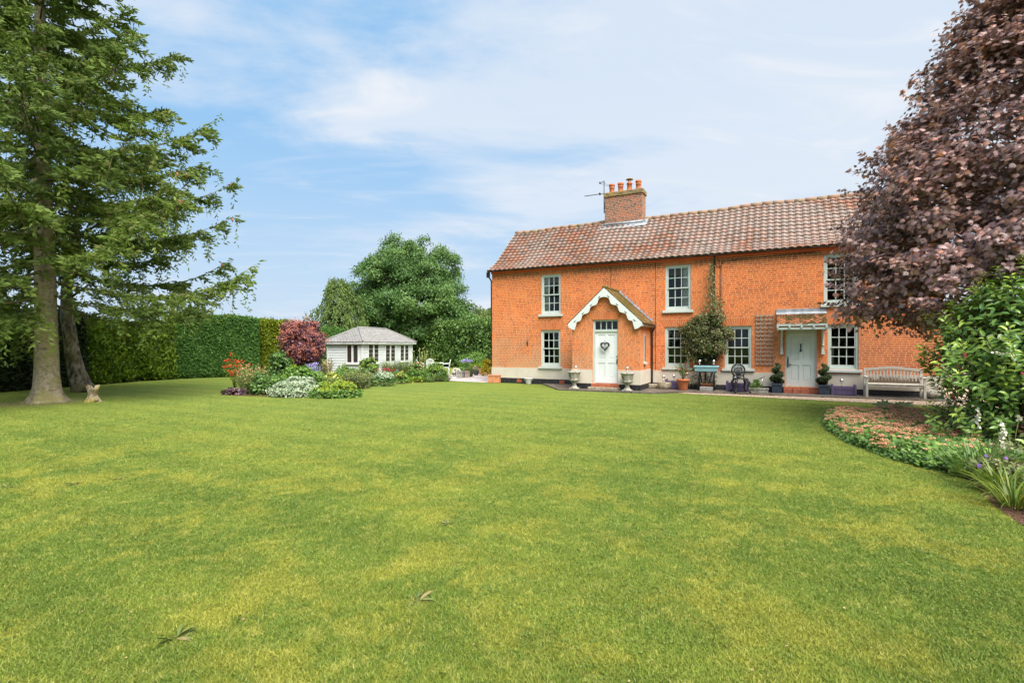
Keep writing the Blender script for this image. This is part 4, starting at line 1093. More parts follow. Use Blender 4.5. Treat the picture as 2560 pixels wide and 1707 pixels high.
def spruce(loc):
    base = empty('spruce_tree', loc, 0, 'tall spruce with thick bare lower trunk and long drooping boughs on the lawn', 'tree')
    tr = MB(); H = 18.5
    def tx(z): return Vector((-.25 * (z / 12) ** 1.0, 0, z))
    pr = [(.0, .56), (.10, .46), (.25, .395), (.5, .345), (.9, .315), (1.6, .292), (2.35, .280), (2.42, .292), (2.5, .278), (4.2, .26), (7, .21), (10, .16), (14, .09), (18.4, .015)]
    rgs = []; n = 20
    for z, r in pr:
        for j in range(n):
            an = 2 * PI * j / n; rr = r * (1 + (.22 * max(0, 1 - z / .5)) * math.cos(5 * an + .6) + .025 * math.sin(3 * an + z * 3) + R.uniform(-.008, .008))
            c = tx(z); rgs.append((c.x + rr * math.cos(an), c.y + rr * math.sin(an), z - .02))
    k = len(pr); tr.add(rgs, [(i * n + j, i * n + (j + 1) % n, (i + 1) * n + (j + 1) % n, (i + 1) * n + j) for i in range(k - 1) for j in range(n)], True)
    trunk = tr.build('trunk', M['bark_spruce'], base)
    lb = MB(); dead = lb; P = []; A = []; S = []; N = []; TN = []; tips = []
    z = 2.75; az = .3; idx = 0
    while z < 17.8:
        az += 2.39996 + R.uniform(-.45, .45)
        Lm = (6.3 - max(0, z - 4.0) * .43) * R.uniform(.74, 1.04) if z > 3.6 else R.uniform(4.4, 6.0)
        Lm = max(.35, Lm)
        f = min(1, max(0, (z - 2.5) / 10)); a0 = -.20 + .52 * f + R.uniform(-.07, .07); b0 = .26 - .14 * f + R.uniform(-.05, .08); sagm = .34 * (1 - f)
        dirv = Vector((math.cos(az), math.sin(az), 0)); side = Vector((-dirv.y, dirv.x, 0)); bend = R.uniform(-.12, .12)
        def pt(q): return tx(z) + dirv * (Lm * q) + side * (Lm * bend * q * q) + Vector((0, 0, Lm * (a0 * q + b0 * q ** 3 - sagm * q * (1 - q) * .6)))
        pts = [pt(q / 9) for q in range(10)]
        limb_tube(lb, pts, .012 + .0062 * Lm, .005, 6)
        tips.append((pts[-1], Lm, dirv, z))
        tone = R.random()
        nsec = int(10 + Lm * 4.7)
        for j in range(nsec):
            q = R.uniform(.10, 1.0) ** .85; c = pt(q); sg = R.choice((-1, 1)); an = R.uniform(.35, 1.15) * sg
            dv = (dirv * math.cos(an) + side * math.sin(an)).normalized()
            sl_ = R.uniform(.4, 1.3) * (1.15 - .62 * q) * min(1, .35 + Lm / 5.5); dr = R.uniform(.35, 1.05) * (1 - .45 * f)
            m_ = max(10, int(sl_ * 54))
            s_ = np.linspace(.05, 1, m_) * sl_
            jit = rng.normal(size=(m_, 3)) * .035
            p = np.array(c)[None] + np.array(dv)[None] * s_[:, None] + jit; p[:, 2] -= dr * s_ ** 2 * .55
            P.append(p); sgn = np.where(np.arange(m_) % 2 == 0, 1, -1)
            sv = np.array(dv.cross(Vector((0, 0, 1))))
            al = np.array(dv)[None] * .8 + sv[None] * sgn[:, None] * .75 + np.array([0, 0, -.25 - .35 * dr])[None] + rng.normal(size=(m_, 3)) * .18
            A.append(al); S.append(rng.uniform(.13, .25, m_)); TN.append(np.full(m_, min(1, max(0, tone * .55 + .45 * R.random()))))
            if R.random() < .62 * (1 - f) + .08:                            # hanging tassels
                m2 = R.randint(10, 22); sp = np.linspace(0, 1, m2)
                e = p[R.randint(m_ // 2, m_ - 1)]; ln = R.uniform(.3, .95) * (1.25 if z < 4.5 else 1)
                pp = e[None] + np.stack([rng.normal(size=m2) * .03, rng.normal(size=m2) * .03, -sp * ln], 1)
                P.append(pp); A.append(np.stack([rng.normal(size=m2) * .45, rng.normal(size=m2) * .45, np.full(m2, -1.)], 1)); S.append(rng.uniform(.12, .2, m2)); TN.append(np.full(m2, R.random()))
            if R.random() < .34 and z < 9:
                e = c + Vector((R.uniform(-.2, .2), R.uniform(-.2, .2), -R.uniform(.3, .8))); dead.cur = 1; dead.tube([c, c.lerp(e, .5) + dv * .15, e + dv * .3], [.009, .007, .004], 4); dead.cur = 0
        # shoots along the limb and at its tip
        m_ = int(10 + 13 * Lm); q = rng.uniform(.45, 1.03, m_)
        p = np.array([pt(x) for x in q]) + rng.normal(size=(m_, 3)) * .03
        P.append(p); A.append(np.array(dirv)[None] + np.array(side)[None] * rng.normal(size=(m_, 1)) * .8 + np.array([0, 0, .15])[None] + rng.normal(size=(m_, 3)) * .2); S.append(rng.uniform(.12, .2, m_)); TN.append(np.full(m_, tone))
        z += R.uniform(.085, .18) * (1 if z > 3.4 else 1.15); idx += 1
    for i in range(150):                                              # short sprays close to the trunk
        z = R.uniform(3.3, 14); a = R.uniform(0, 2 * PI); ln = R.uniform(.5, 1.5) * (1.1 - z / 22); c = tx(z) + Vector((math.cos(a) * .15, math.sin(a) * .15, 0))
        dv = np.array([math.cos(a), math.sin(a), R.uniform(-.55, .1)]); m_ = int(ln * 40); s_ = np.linspace(.1, 1, m_) * ln; tone = R.random()
        if i % 3 == 0: lb.cur = 1; lb.tube([c, c + Vector(dv) * ln * .9 - Vector((0, 0, .2))], [.012, .004], 4); lb.cur = 0
        p = np.array(c)[None] + dv[None] * s_[:, None] + rng.normal(size=(m_, 3)) * .06; p[:, 2] -= .3 * s_ ** 2
        P.append(p); A.append(dv[None] + rng.normal(size=(m_, 3)) * .6 + np.array([0, 0, -.35])[None]); S.append(rng.uniform(.13, .24, m_)); TN.append(np.full(m_, tone))
    lb.build('bough', [M['limb'], M['twig']], base)
    leaf_cloud('needles', M['spruce'], np.concatenate(P), np.concatenate(S), SPRIG, nrm=np.tile([0, 0, 1.], (sum(len(p) for p in P), 1)), along=np.concatenate(A), parent=base, tone=np.concatenate(TN), nj=.5, wide=.42)
    # cones hanging at the ends of the boughs that reach out towards the open lawn
    cm = MB(); cm.lathe([(.0, -.14), (.018, -.13), (.028, -.08), (.03, -.03), (.02, .0), (.004, .01)], 8)
    c0 = None; k = 0
    for p, Lm, dv, z in tips:
        if dv.x < .25 and R.random() < .75 or z < 4 or z > 13: continue
        if k > 20: break
        for _ in range(R.choice((1, 2, 2, 3))):
            if c0 is None: o = c0 = cm.build('cone', M['cone'], base)
            else: o = c0.copy(); C.objects.link(o); o.parent = base
            o.location = p + Vector((R.uniform(-.22, .1) * dv.x, R.uniform(-.2, .2), -.05)); o.rotation_euler = (R.uniform(-.2, .2), R.uniform(-.2, .2), 0); k += 1
    return base


spruce((-14.4, 16.0, 0))

# leaning rough-barked tree behind the spruce
bt = empty('broadleaf_tree', (-16.4, 19.5, 0), 0, 'leaning tree with cracked pale bark standing behind the spruce', 'tree')
mb = MB(); cl = [(.25, 0, -.03), (.12, 0, .25), (-.08, .02, .8), (-.25, .05, 1.4), (-.33, .05, 2.0), (-.46, .05, 2.8), (-.52, .1, 3.8), (-.4, .15, 5.0), (-.2, .2, 6.5), (0, .2, 8.5)]
mb.tube(cl, [.42, .33, .27, .235, .215, .20, .18, .15, .11, .04], 16)
tk = mb.build('trunk', M['bark_rough'], bt)
mb = MB()
for i in range(16):
    a = R.uniform(0, 2 * PI); z0 = R.uniform(3.4, 7.5); p0 = Vector((-.4 + (z0 - 3.8) * .09, .12, z0)); ln = R.uniform(1.4, 3.0)
    limb_tube(mb, [p0, p0 + Vector((math.cos(a) * ln * .5, math.sin(a) * ln * .5, ln * .38)), p0 + Vector((math.cos(a) * ln, math.sin(a) * ln, ln * .55))], .055, .012, 5)
mb.build('limb', M['bark_dark'], bt)
P, N, TN = lobes(11000, (3.3, 3.0, 3.3), 46, (.16, .30), -.8, .5, .8)
P[:, 2] += 6.6; P[:, 0] += .9
leaf_cloud('crown', M['oak'], P, rng.uniform(.09, .15, len(P)), LEAF, N, parent=bt, tone=TN, nj=.8)

# old stump with a flared foot
st = empty('tree_stump', (-13.0, 16.0, 0), 0, 'small pale tree stump on the lawn beside the spruce', 'tree stump')
mb = MB(); mb.lathe([(.21, -.02), (.19, .03), (.155, .09), (.13, .16), (.118, .24), (.135, .32), (.155, .39), (.17, .44), (.165, .455), (.12, .45), (.04, .43)], 28, wob=lambda an, z: 1 + .24 * math.sin(3 * an + 1) * max(0, 1 - z / .2) + .09 * math.sin(2 * an + 2) + .08 * math.sin(5 * an + z * 6) + .05 * math.sin(11 * an + z * 15))
mb.v = [(x + .05 * z, y, z + (.05 * math.sin(2.2 * math.atan2(y, x) + .5) + .03 * math.sin(5 * math.atan2(y, x)) if z > .38 else 0)) for x, y, z in mb.v]
mb.tube([(.13, -.05, .02), (.17, -.06, .10), (.16, -.05, .17)], [.07, .06, .03], 8)
mb.build('stump_wood', M['stump'], st)


def broad_tree(name, loc, label, H, rad, k, n, leaf, m, trunk_r, zc, tone=True, lobe=(.2, .36), limb=10, cat='tree', zmin=-.75, seed=None, shell=.7, jn=.55, gaps=.0, wide=1.0):
    o = empty(name, loc, 0, label, cat)
    mb = MB(); mb.tube([(0, 0, -.05), (.03, 0, .4), (0, .05, zc * .5), (.1, 0, zc)], [trunk_r * 1.5, trunk_r * 1.1, trunk_r, trunk_r * .6], 10); mb.build('trunk', M['bark_dark'], o)
    mb = MB()
    for i in range(limb):
        a = 2 * PI * i / limb + R.uniform(-.3, .3); z0 = zc * R.uniform(.4, .95); q = R.uniform(.55, .9)
        e = Vector((math.cos(a) * rad[0] * q, math.sin(a) * rad[1] * q, zc + rad[2] * R.uniform(-.4, .6)))
        limb_tube(mb, [(0, 0, z0), Vector((0, 0, z0)).lerp(e, .5) + Vector((0, 0, .4)), e], trunk_r * .42, .03, 6)
    mb.build('limb', M['bark_dark'], o)
    P, N, TN = lobes(n, rad, k, lobe, zmin, shell, .76)
    P[:, 2] += zc; P = np.where(P[:, 2:3] < .25, P * [1, 1, 0] + [0, 0, .3], P)
    leaf_cloud('crown', m, P, rng.uniform(.7, 1.3, len(P)) * leaf, LEAF, N, parent=o, tone=(TN if tone else None), nj=jn, wide=wide)
    return o


oak = broad_tree('oak_tree', (-8.9, 46, 0), 'big round dark green oak rising behind the summerhouse', 12.4, (6.5, 5.6, 7.0), 360, 130000, .185, M['oak'], .35, 5.4, lobe=(.08, .19), limb=14, shell=.45)
P, N, TN = lobes(5200, (2.9, 2.4, 2.2), 40, (.2, .3), -.6, .6, .8)
leaf_cloud('low_crown', M['oak'], P + [3.9, -1.5, 3.2], rng.uniform(.18, .32, len(P)), LEAF, N, parent=oak, tone=TN, nj=.55)
broad_tree('distant_tree', (-4.0, 66, 0), 'pale yellow green tree far away between oak and house', 7.5, (3.4, 3, 3.0), 30, 5000, .3, M['lime'], .2, 4.3, False)
broad_tree('distant_tree', (-7.8, 70, 0), 'dim distant tree showing low beside the oak crown', 7.5, (3.0, 3, 2.2), 30, 4000, .3, M['oak'], .2, 3.6, False)

# weeping conifer left of the oak
wc = empty('weeping_conifer', (-13.6, 40.5, 0), 0, 'light green weeping conifer left of the oak above the hedge', 'tree')
mb = MB(); mb.tube([(0, 0, -.05), (0, 0, 3), (.2, 0, 7.0)], [.22, .16, .03], 8); mb.build('trunk', M['bark_dark'], wc)
P = []; A = []
for i in range(560):
    z = R.uniform(.6, 7.0); a = R.uniform(0, 2 * PI); rmax = (2.9 * (1 - (z / 7.6) ** 1.25) + .15) * (1 + .24 * math.sin(3 * a + z * 1.1) + .16 * math.sin(7 * a - z * 2.3)); r = rmax * R.uniform(.55, 1.12)
    ln = R.uniform(.5, 1.5); m_ = int(ln * 22); s_ = np.linspace(0, 1, m_)
    c = np.array([math.cos(a) * r, math.sin(a) * r, z]); o_ = np.array([math.cos(a), math.sin(a), 0])
    P.append(c[None] + o_[None] * (s_ * .28)[:, None] + np.stack([rng.normal(size=m_) * .09, rng.normal(size=m_) * .09, -s_ * ln + .1], 1))
    A.append(o_[None] * .3 + np.stack([rng.normal(size=m_) * .4, rng.normal(size=m_) * .4, np.full(m_, -1.)], 1))
P = np.concatenate(P); A = np.concatenate(A)
leaf_cloud('crown', M['weeping'], P, rng.uniform(.15, .28, len(P)), SPRIG, nrm=unit(P * [1, 1, 0] + [0, 0, .5]), along=A, parent=wc, wide=1.0, nj=.5)
mb = MB(); mb.lathe([(1.0, .3), (1.1, 2.0), (.7, 3.8), (.2, 5.0), (.05, 5.4)], 14); mb.build('inner_twigs', M['core'], wc)

# ------------------------------------------------------------------ hedges
def hedge(label, pts, hts, m, n, thick=1.2, leaf=.16, mode='up', name='hedge', rough=.09, top_var=.08, cat='hedge', tpl=SPRIG, seed=0, wide=1.0):
    """clipped hedge whose front face follows pts (face towards +x/-y side); body lies on the left of the run"""
    b = empty(name, (pts[0][0], pts[0][1], 0), 0, label, cat)
    o0 = np.array([pts[0][0], pts[0][1], 0.])
    pts_ = [np.array(p, float) - o0[:2] for p in pts]; core = MB(); P = []; N = []; lens = [np.linalg.norm(q - p) for p, q in zip(pts_, pts_[1:])]; tot = sum(lens)
    nor = []
    for p, q in zip(pts_, pts_[1:]):
        d_ = (q - p) / np.linalg.norm(q - p); nor.append(np.array([d_[1], -d_[0]]))
    vn = [nor[0]] + [(a + b_) / np.linalg.norm(a + b_) for a, b_ in zip(nor, nor[1:])] + [nor[-1]]
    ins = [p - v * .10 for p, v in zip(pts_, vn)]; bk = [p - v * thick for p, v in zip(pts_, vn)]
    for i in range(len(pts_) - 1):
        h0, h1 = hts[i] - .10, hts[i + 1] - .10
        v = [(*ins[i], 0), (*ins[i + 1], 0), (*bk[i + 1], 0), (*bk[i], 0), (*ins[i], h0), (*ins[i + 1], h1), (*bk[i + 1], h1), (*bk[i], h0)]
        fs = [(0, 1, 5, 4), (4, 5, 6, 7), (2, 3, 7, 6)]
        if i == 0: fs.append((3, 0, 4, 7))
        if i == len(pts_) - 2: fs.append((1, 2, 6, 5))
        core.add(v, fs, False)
        k = int(n * lens[i] / tot); q = rng.random(k); hh = hts[i] + (hts[i + 1] - hts[i]) * q
        base = pts_[i][None] + (pts_[i + 1] - pts_[i])[None] * q[:, None]
        z = rng.random(k) * hh
        wav = .10 * np.sin(q * lens[i] * 1.9 + z * 1.3) + .06 * np.sin(z * 3.1 + q * lens[i] * 4)
        off = rng.normal(size=k) * rough + wav * .6
        foot = np.clip(1 - z / .35, 0, 1) * .18
        xy = base + nor[i][None] * (off - foot)[:, None]
        P.append(np.column_stack([xy, z])); N.append(np.tile([*nor[i], .25], (k, 1)))
        kt = int(k * .30 * thick / max(hts[i], .5)) + 20; q = rng.random(kt); e = rng.random(kt)
        hh = hts[i] + (hts[i + 1] - hts[i]) * q
        xy = pts_[i][None] + (pts_[i + 1] - pts_[i])[None] * q[:, None] - nor[i][None] * (e * thick)[:, None]
        P.append(np.column_stack([xy, hh + rng.normal(size=kt) * top_var + .05 * np.sin(q * lens[i] * 2.3)])); N.append(np.tile([nor[i][0] * .2, nor[i][1] * .2, 1.], (kt, 1)))
    for e, sg in ((0, -1), (-1, 1)):                                 # the two ends
        d_ = np.array([-nor[e][1], nor[e][0]]) * sg; k = int(n * thick / tot * .8); q = rng.random(k); z = rng.random(k) * hts[e]
        xy = pts_[e][None] - nor[e][None] * (q * thick)[:, None] + d_[None] * (rng.normal(size=k) * rough)[:, None]
        P.append(np.column_stack([xy, z])); N.append(np.tile([*d_, .2], (k, 1)))
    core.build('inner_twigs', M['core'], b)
    P = np.concatenate(P); N = np.concatenate(N); k = len(P)
    if mode == 'up': al = N * .55 + np.array([0, 0, .8])[None] + rng.normal(size=(k, 3)) * .45
    elif mode == 'side': al = N * .35 + np.array([.7, .35, -.15])[None] + rng.normal(size=(k, 3)) * .45
    else: al = rng.normal(size=(k, 3)) + np.array([0, 0, -.5])
    leaf_cloud('foliage', m, P, rng.uniform(.7, 1.35, k) * leaf, tpl, N, al, b, nj=.55, wide=wide)
    return b


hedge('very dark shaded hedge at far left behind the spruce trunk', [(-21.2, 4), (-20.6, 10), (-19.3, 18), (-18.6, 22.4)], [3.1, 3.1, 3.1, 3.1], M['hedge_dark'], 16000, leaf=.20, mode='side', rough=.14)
hedge('yellow green clipped conifer hedge section below the drooping spruce boughs', [(-18.55, 22.5), (-17.9, 25.6), (-17.4, 26.6)], [2.7, 2.75, 2.8], M['hedge_mix'], 9000, leaf=.18, rough=.12)
hedge('tall smooth dark green clipped hedge with squared end', [(-17.5, 26.7), (-15.9, 28.1), (-14.35, 29.0)], [3.4, 3.35, 3.22], M['hedge'], 17000, thick=1.6, leaf=.13, mode='side', rough=.05, top_var=.05)
hedge('narrow golden green conifer hedge between the dark hedge and smoke bush', [(-14.6, 29.9), (-13.9, 31.0), (-13.0, 32.3)], [3.15, 3.1, 3.0], M['hedge_gold'], 8000, leaf=.17, rough=.10)
hedge('receding dark green hedge behind the smoke bush and summerhouse', [(-13.2, 32.4), (-12.4, 37), (-11.7, 43), (-11.2, 50)], [3.0, 2.85, 2.7, 2.6], M['hedge'], 13000, leaf=.18, mode='side', rough=.06)
hedge('leafy beech hedge with glossy leaves behind the white table', [(-9.5, 45.5), (-5.5, 42), (-2.2, 38.2), (.8, 36.6), (6, 36)], [3.2, 3.4, 3.6, 3.5, 3.5], M['beech'], 20000, leaf=.17, mode='free', rough=.16, tpl=LEAF, top_var=.16, wide=1.5)
hedge('far right boundary hedge beyond the gravel drive', [(26, 40), (40, 30), (60, 22)], [3.6, 3.6, 3.6], M['beech'], 9000, leaf=.26, mode='free', rough=.2, tpl=LEAF, wide=1.5)

# ------------------------------------------------------------------ purple maple on the right
rng = np.random.default_rng(21); R = random.Random(5)
mp = empty('maple_tree', (11.6, 10.9, 0), 0, 'purple leaved maple overhanging the right end of the house', 'tree')
mb = MB(); mb.tube([(0, 0, -.05), (0, 0, .5), (-.1, -.05, 2.0), (-.2, 0, 4.2), (-.1, .1, 7.0)], [.26, .19, .16, .12, .05], 12); mb.build('trunk', M['bark_dark'], mp)
mb = MB(); lp = []
CZ = 4.6
def mp_prof(z):                                                     # crown radius at height z
    return float(np.interp(z, [1.9, 2.7, 3.6, 4.6, 5.3, 6.2, 7.2, 8.2, 9.4, 10.6], [3.1, 4.2, 3.95, 3.65, 3.45, 2.95, 2.35, 1.75, 1.0, .3]))
TG = []
for i in range(104):
    z = R.uniform(2.2, 9.6) if i % 3 else R.uniform(2.15, 4.3); a = R.uniform(0, 2 * PI); q = R.uniform(.55, .93)
    TG.append(Vector((-.15 + math.cos(a) * mp_prof(z) * q, math.sin(a) * mp_prof(z) * q * .9, z)))
for z in (3.4, 4.3, 5.1, 5.9, 6.7, 7.5, 8.4):                        # the side that faces the lawn is full from bottom to top
    for a in (2.5, 2.95, 3.4, 3.85, 4.35): TG.append(Vector((-.15 + math.cos(a) * mp_prof(z) * .84, math.sin(a) * mp_prof(z) * .8, z + R.uniform(-.3, .3))))
for e in TG:
    z0 = max(2.0, min(7.5, e.z - R.uniform(.5, 2.0)))
    s_ = Vector((-.15, 0, z0)); md = s_.lerp(e, .55) + Vector((0, 0, R.uniform(.1, .4)))
    limb_tube(mb, [s_, md, e], .045, .008, 5); lp.append((s_, md, e))
P = []; N = []; TN = []
for (s_, md, e) in lp:
    tone = R.random() ** 1.3 * .72; k = R.randint(420, 590); c = np.array(e); rr = R.uniform(.5, .85)
    q = rng.random(k) ** .5; d_ = rdir(k); d_[:, 2] = np.abs(d_[:, 2]) * np.where(rng.random(k) < .75, .8, -1.1)
    P.append(c[None] + d_ * (rr * q)[:, None] * [1.2, 1.2, .75]); out = unit(c[None] - np.array([[0, 0, CZ]]))
    N.append(np.tile(out * .75 + [0, 0, .7], (k, 1)) + d_ * .5); TN.append(np.clip(tone + rng.normal(size=k) * .22, 0, 1))
    k2 = 44; q2 = rng.uniform(.35, 1, k2); w_ = np.array(s_)[None] * ((1 - q2) ** 2)[:, None] + np.array(md)[None] * (2 * q2 * (1 - q2))[:, None] + c[None] * (q2 ** 2)[:, None]
    P.append(w_ + rng.normal(size=(k2, 3)) * .16); N.append(np.tile([0, 0, 1.], (k2, 1))); TN.append(np.clip(rng.random(k2) * .5, 0, 1))
# leaves through the body of the crown and sprays reaching out to the left
k = 8000; z = rng.uniform(2.5, 9.6, k); a = rng.random(k) * 2 * PI; q = rng.random(k) ** .45 * .95 * np.array([mp_prof(x) for x in z])
P.append(np.stack([-.15 + np.cos(a) * q, np.sin(a) * q * .9, z], 1)); N.append(np.stack([np.cos(a), np.sin(a), np.full(k, .7)], 1)); TN.append(rng.random(k) * .7)
tw = mb
for i in range(105):
    a = R.uniform(2.2, 4.3); z = R.uniform(2.2, 9.2); el = .35; dv = Vector((math.cos(a), math.sin(a), R.uniform(-.2, .5))).normalized()
    b0 = Vector((-.15 + math.cos(a) * mp_prof(z) * .88, math.sin(a) * mp_prof(z) * .8, z)); ln = R.uniform(.4, 1.05); g = Vector((R.uniform(-.3, .1), 0, R.uniform(.2, 1.2) if z > 4 else R.uniform(-.4, .2)))
    e = b0 + (dv + g * .7).normalized() * ln; b1 = b0 - dv * .7; tw.tube([b1, b0, e], [.012, .009, .004], 4)
    k = int(ln * 52); q = rng.uniform(0, 1.02, k); P.append(np.array(b0)[None] + np.array(e - b0)[None] * q[:, None] + rng.normal(size=(k, 3)) * (.10 * (1.2 - q))[:, None]); N.append(np.tile(np.array(dv) * .6 + [0, 0, .6], (k, 1))); TN.append(np.clip(R.random() * .8 + rng.normal(size=k) * .2, 0, 1))
mb.build('limb', M['limb'], mp)
P = np.concatenate(P); N = np.concatenate(N); TN = np.concatenate(TN)
keep = P[:, 2] > 1.95 + .22 * np.sin(P[:, 0] * 3) + .2 * np.cos(P[:, 1] * 4)
P, N, TN = P[keep], N[keep], TN[keep]; k = len(P)
al = unit(P - [0, 0, CZ]) * .7 + rng.normal(size=(k, 3)) * .55 + np.array([0, 0, -.45])
leaf_cloud('crown', M['maple'], P, rng.uniform(.062, .122, k), MAPLE, unit(N), al, mp, TN, nj=.45)

# ------------------------------------------------------------------ glossy evergreen shrub in the right foreground
lr = empty('evergreen_shrub', (8.4, 8.4, 0), 0, 'large glossy laurel like shrub with yellow green new growth at right', 'shrub')
mb = MB(); tips = []; P = []; N = []; A = []; S = []; TN = []
SR = np.array([1.45, 1.3, 1.62])
for i in range(235):
    while True:
        d_ = rng.normal(size=3); d_ /= np.linalg.norm(d_)
        if d_[2] > -.62: break
    q = R.uniform(.80, 1.05) if i < 170 else R.uniform(.35, .8)
    e = Vector(d_ * SR * q) + Vector((0, 0, 1.52)); e.z = max(.18, e.z); tips.append((e, d_, q))
for i in range(46):
    a = R.uniform(2.4, 6.0); q = R.uniform(.7, 1.02); e = Vector((math.cos(a) * SR[0] * q, math.sin(a) * SR[1] * q, R.uniform(.12, .75))); tips.append((e, np.array([math.cos(a), math.sin(a), -.15]), q))
for bx_, by_, bz_ in ((-1.90, -.55, 1.52), (-1.72, -.5, 1.75), (-1.66, -.6, 1.36), (-1.5, -.4, .72), (-1.45, -.6, .5), (-1.75, -.2, .62), (-.35, -.4, 3.12), (.3, -.3, 3.3), (.0, -.2, 3.35), (.7, -.1, 3.35), (.15, -.9, 2.95)):
    tips.append((Vector((bx_, by_, bz_)), np.array([bx_, by_, bz_ - 1.2]) / np.linalg.norm([bx_, by_, bz_ - 1.2]), 1.0))
for e, d_, q in tips:
    s_ = Vector((d_[0] * .25, d_[1] * .25, max(.05, min(e.z - .35, e.z * .55)))); md = s_.lerp(e, .6) + Vector((0, 0, -.06))
    if e.z > .3: mb.tube([s_, md, e], [.016, .011, .005], 5)
    k = R.randint(15, 23); young = q > .8 and d_[2] > -.3 and R.random() < .85; ax = (Vector(d_) * .5 + Vector((0, 0, .75))).normalized()
    f_ = np.linspace(0, 1, k); ang = np.arange(k) * 2.4 + R.random() * 6
    x_ = np.array(ax.orthogonal().normalized()); y_ = np.cross(np.array(ax), x_)
    rad = x_[None] * np.cos(ang)[:, None] + y_[None] * np.sin(ang)[:, None]
    P.append(np.array(e)[None] - np.array(ax)[None] * ((1 - f_) * .34)[:, None] + rad * .012)
    A.append(rad * (1.15 - .75 * f_)[:, None] + np.array(ax)[None] * (.05 + .9 * f_)[:, None] + np.array([0, 0, -.18])[None])
    N.append(np.array(ax)[None] * .9 - rad * .35); S.append(rng.uniform(.10, .165, k) * (1.12 - .35 * f_))
    TN.append(np.clip((.25 + .75 * f_ ** 2) if young else .35 * f_ + .05, 0, 1) + rng.normal(size=k) * .06)
k = 4600; d_ = rdir(k); d_[:, 2] = np.where(d_[:, 2] < -.8, -d_[:, 2], d_[:, 2]); p = d_ * SR * (rng.random(k) ** .5 * .86)[:, None] + [0, 0, 1.52]; p[:, 2] = np.maximum(p[:, 2], .1)
P.append(p); N.append(d_ + [0, 0, .4]); A.append(d_ + rng.normal(size=(k, 3)) * .6); S.append(rng.uniform(.10, .16, k)); TN.append(rng.random(k) * .3)
mb.build('stem', M['bark_dark'], lr)
P, N, A, S, TN = [np.concatenate(x) for x in (P, N, A, S, TN)]
leaf_cloud('foliage', M['laurel'], P, S, LEAF2, unit(N), A, lr, np.clip(TN, 0, 1), nj=.22, wide=1.0)
fl_ = []
for e, d_, q in tips:
    if q > .85 and R.random() < .33: fl_.append(np.array(e)[None] + rng.normal(size=(34, 3)) * [.06, .06, .03] + np.array([0, 0, .05]))
fl_ = np.concatenate(fl_); leaf_cloud('bud_cluster', M['bud'], fl_, .028, LEAF, parent=lr)
for q in ((-1.1, -.75, 1.62), (-.45, -1.1, 1.05), (-.5, -1.0, 1.75)):
    leaf_cloud('blossom', M['f_white'], np.array(q)[None] + rng.normal(size=(26, 3)) * [.05, .04, .015], .04, FLOWER, np.tile([0, -.3, 1.], (26, 1)), parent=lr)
rl = []
for e, d_, q in tips:
    if R.random() < .06: rl.append(np.array(e) + [0, -.03, -.16])
rl = np.array(rl); leaf_cloud('foliage', M['f_red'], rl, .11, LEAF2, np.tile([0, -1., .3], (len(rl), 1)), np.tile([.3, 0, -1.], (len(rl), 1)), lr, nj=.3)

# trees standing behind the viewer: they show only as reflections in the window panes
P = []; N = []
for i in range(9):
    c = np.array([-24 + i * 6.2 + R.uniform(-1, 1), -17 + R.uniform(-3, 3), 0]); hh = R.uniform(6.5, 10)
    p, n_, _ = lobes(1500, (3.4, 3.0, hh * .52), 26, (.2, .34), -.8, .5, .8); P.append(p + c + [0, 0, hh * .5]); N.append(n_)
P = np.concatenate(P); P[:, 2] = np.maximum(P[:, 2], .1)
tl_ = leaf_cloud('treeline', M['oak'], P, rng.uniform(.35, .6, len(P)), LEAF, np.concatenate(N), nj=.5, wide=1.5); tag(tl_, 'dark treeline mirrored in the house windows', 'treeline', kind='stuff')

# ------------------------------------------------------------------ border plants
def bush(name, label, cat, xy, rx, ry, h, n, leaf, m, k=16, lobe=(.28, .45), flowers=None, tpl=LEAF, jn=.6, stem=True, group=None, z0=0.0, shell=.6, wide=1.0, up=.2, low=.12, skirt=.16):
    """leafy mound; flowers = (material, count, size, template, only-top fraction)"""
    o = empty(name, (xy[0], xy[1], z0), 0, label, cat, group)
    P, N, _ = lobes(n, (rx, ry, h * .62), k, lobe, -.45, shell, .72)
    P[:, 2] += h * .40; P[:, 2] = np.where(P[:, 2] < .02, rng.random(len(P)) * h * low + .02, P[:, 2])
    k_ = int(n * skirt); a_ = rng.random(k_) * 2 * PI; q_ = rng.uniform(.78, 1.0, k_)
    P[:k_] = np.stack([np.cos(a_) * rx * q_, np.sin(a_) * ry * q_, rng.random(k_) * h * .42 + .015], 1); N[:k_] = np.stack([np.cos(a_), np.sin(a_), .5 + 0 * a_], 1)
    leaf_cloud('foliage', m, P, rng.uniform(.65, 1.35, n) * leaf, tpl, unit(N + [0, 0, up]), parent=o, nj=jn, wide=wide)
    if stem:
        mb = MB()
        for i in range(7):
            a = R.uniform(0, 2 * PI); q = R.uniform(.3, .7); mb.tube([(0, 0, -.02), (math.cos(a) * rx * q * .4, math.sin(a) * ry * q * .4, h * .4), (math.cos(a) * rx * q, math.sin(a) * ry * q, h * .75)], [.012, .009, .005], 5)
        mb.build('stem', M['cardwood'], o)
    for f in (flowers or []):
        fm, fn, fs, ft, top = f
        idx = np.where(P[:, 2] > np.quantile(P[:, 2], top))[0]; ii = rng.choice(idx, fn)
        leaf_cloud('blossom', fm, P[ii] + N[ii] * leaf * .7 + rng.normal(size=(fn, 3)) * leaf * .2, rng.uniform(.7, 1.3, fn) * fs, ft, unit(N[ii] + [0, -.4, .6]), parent=o, nj=.4)
    return o


def sub(P, N, par, name, m, size, tpl=FLOWER): leaf_cloud(name, m, P, size, tpl, N, parent=par)


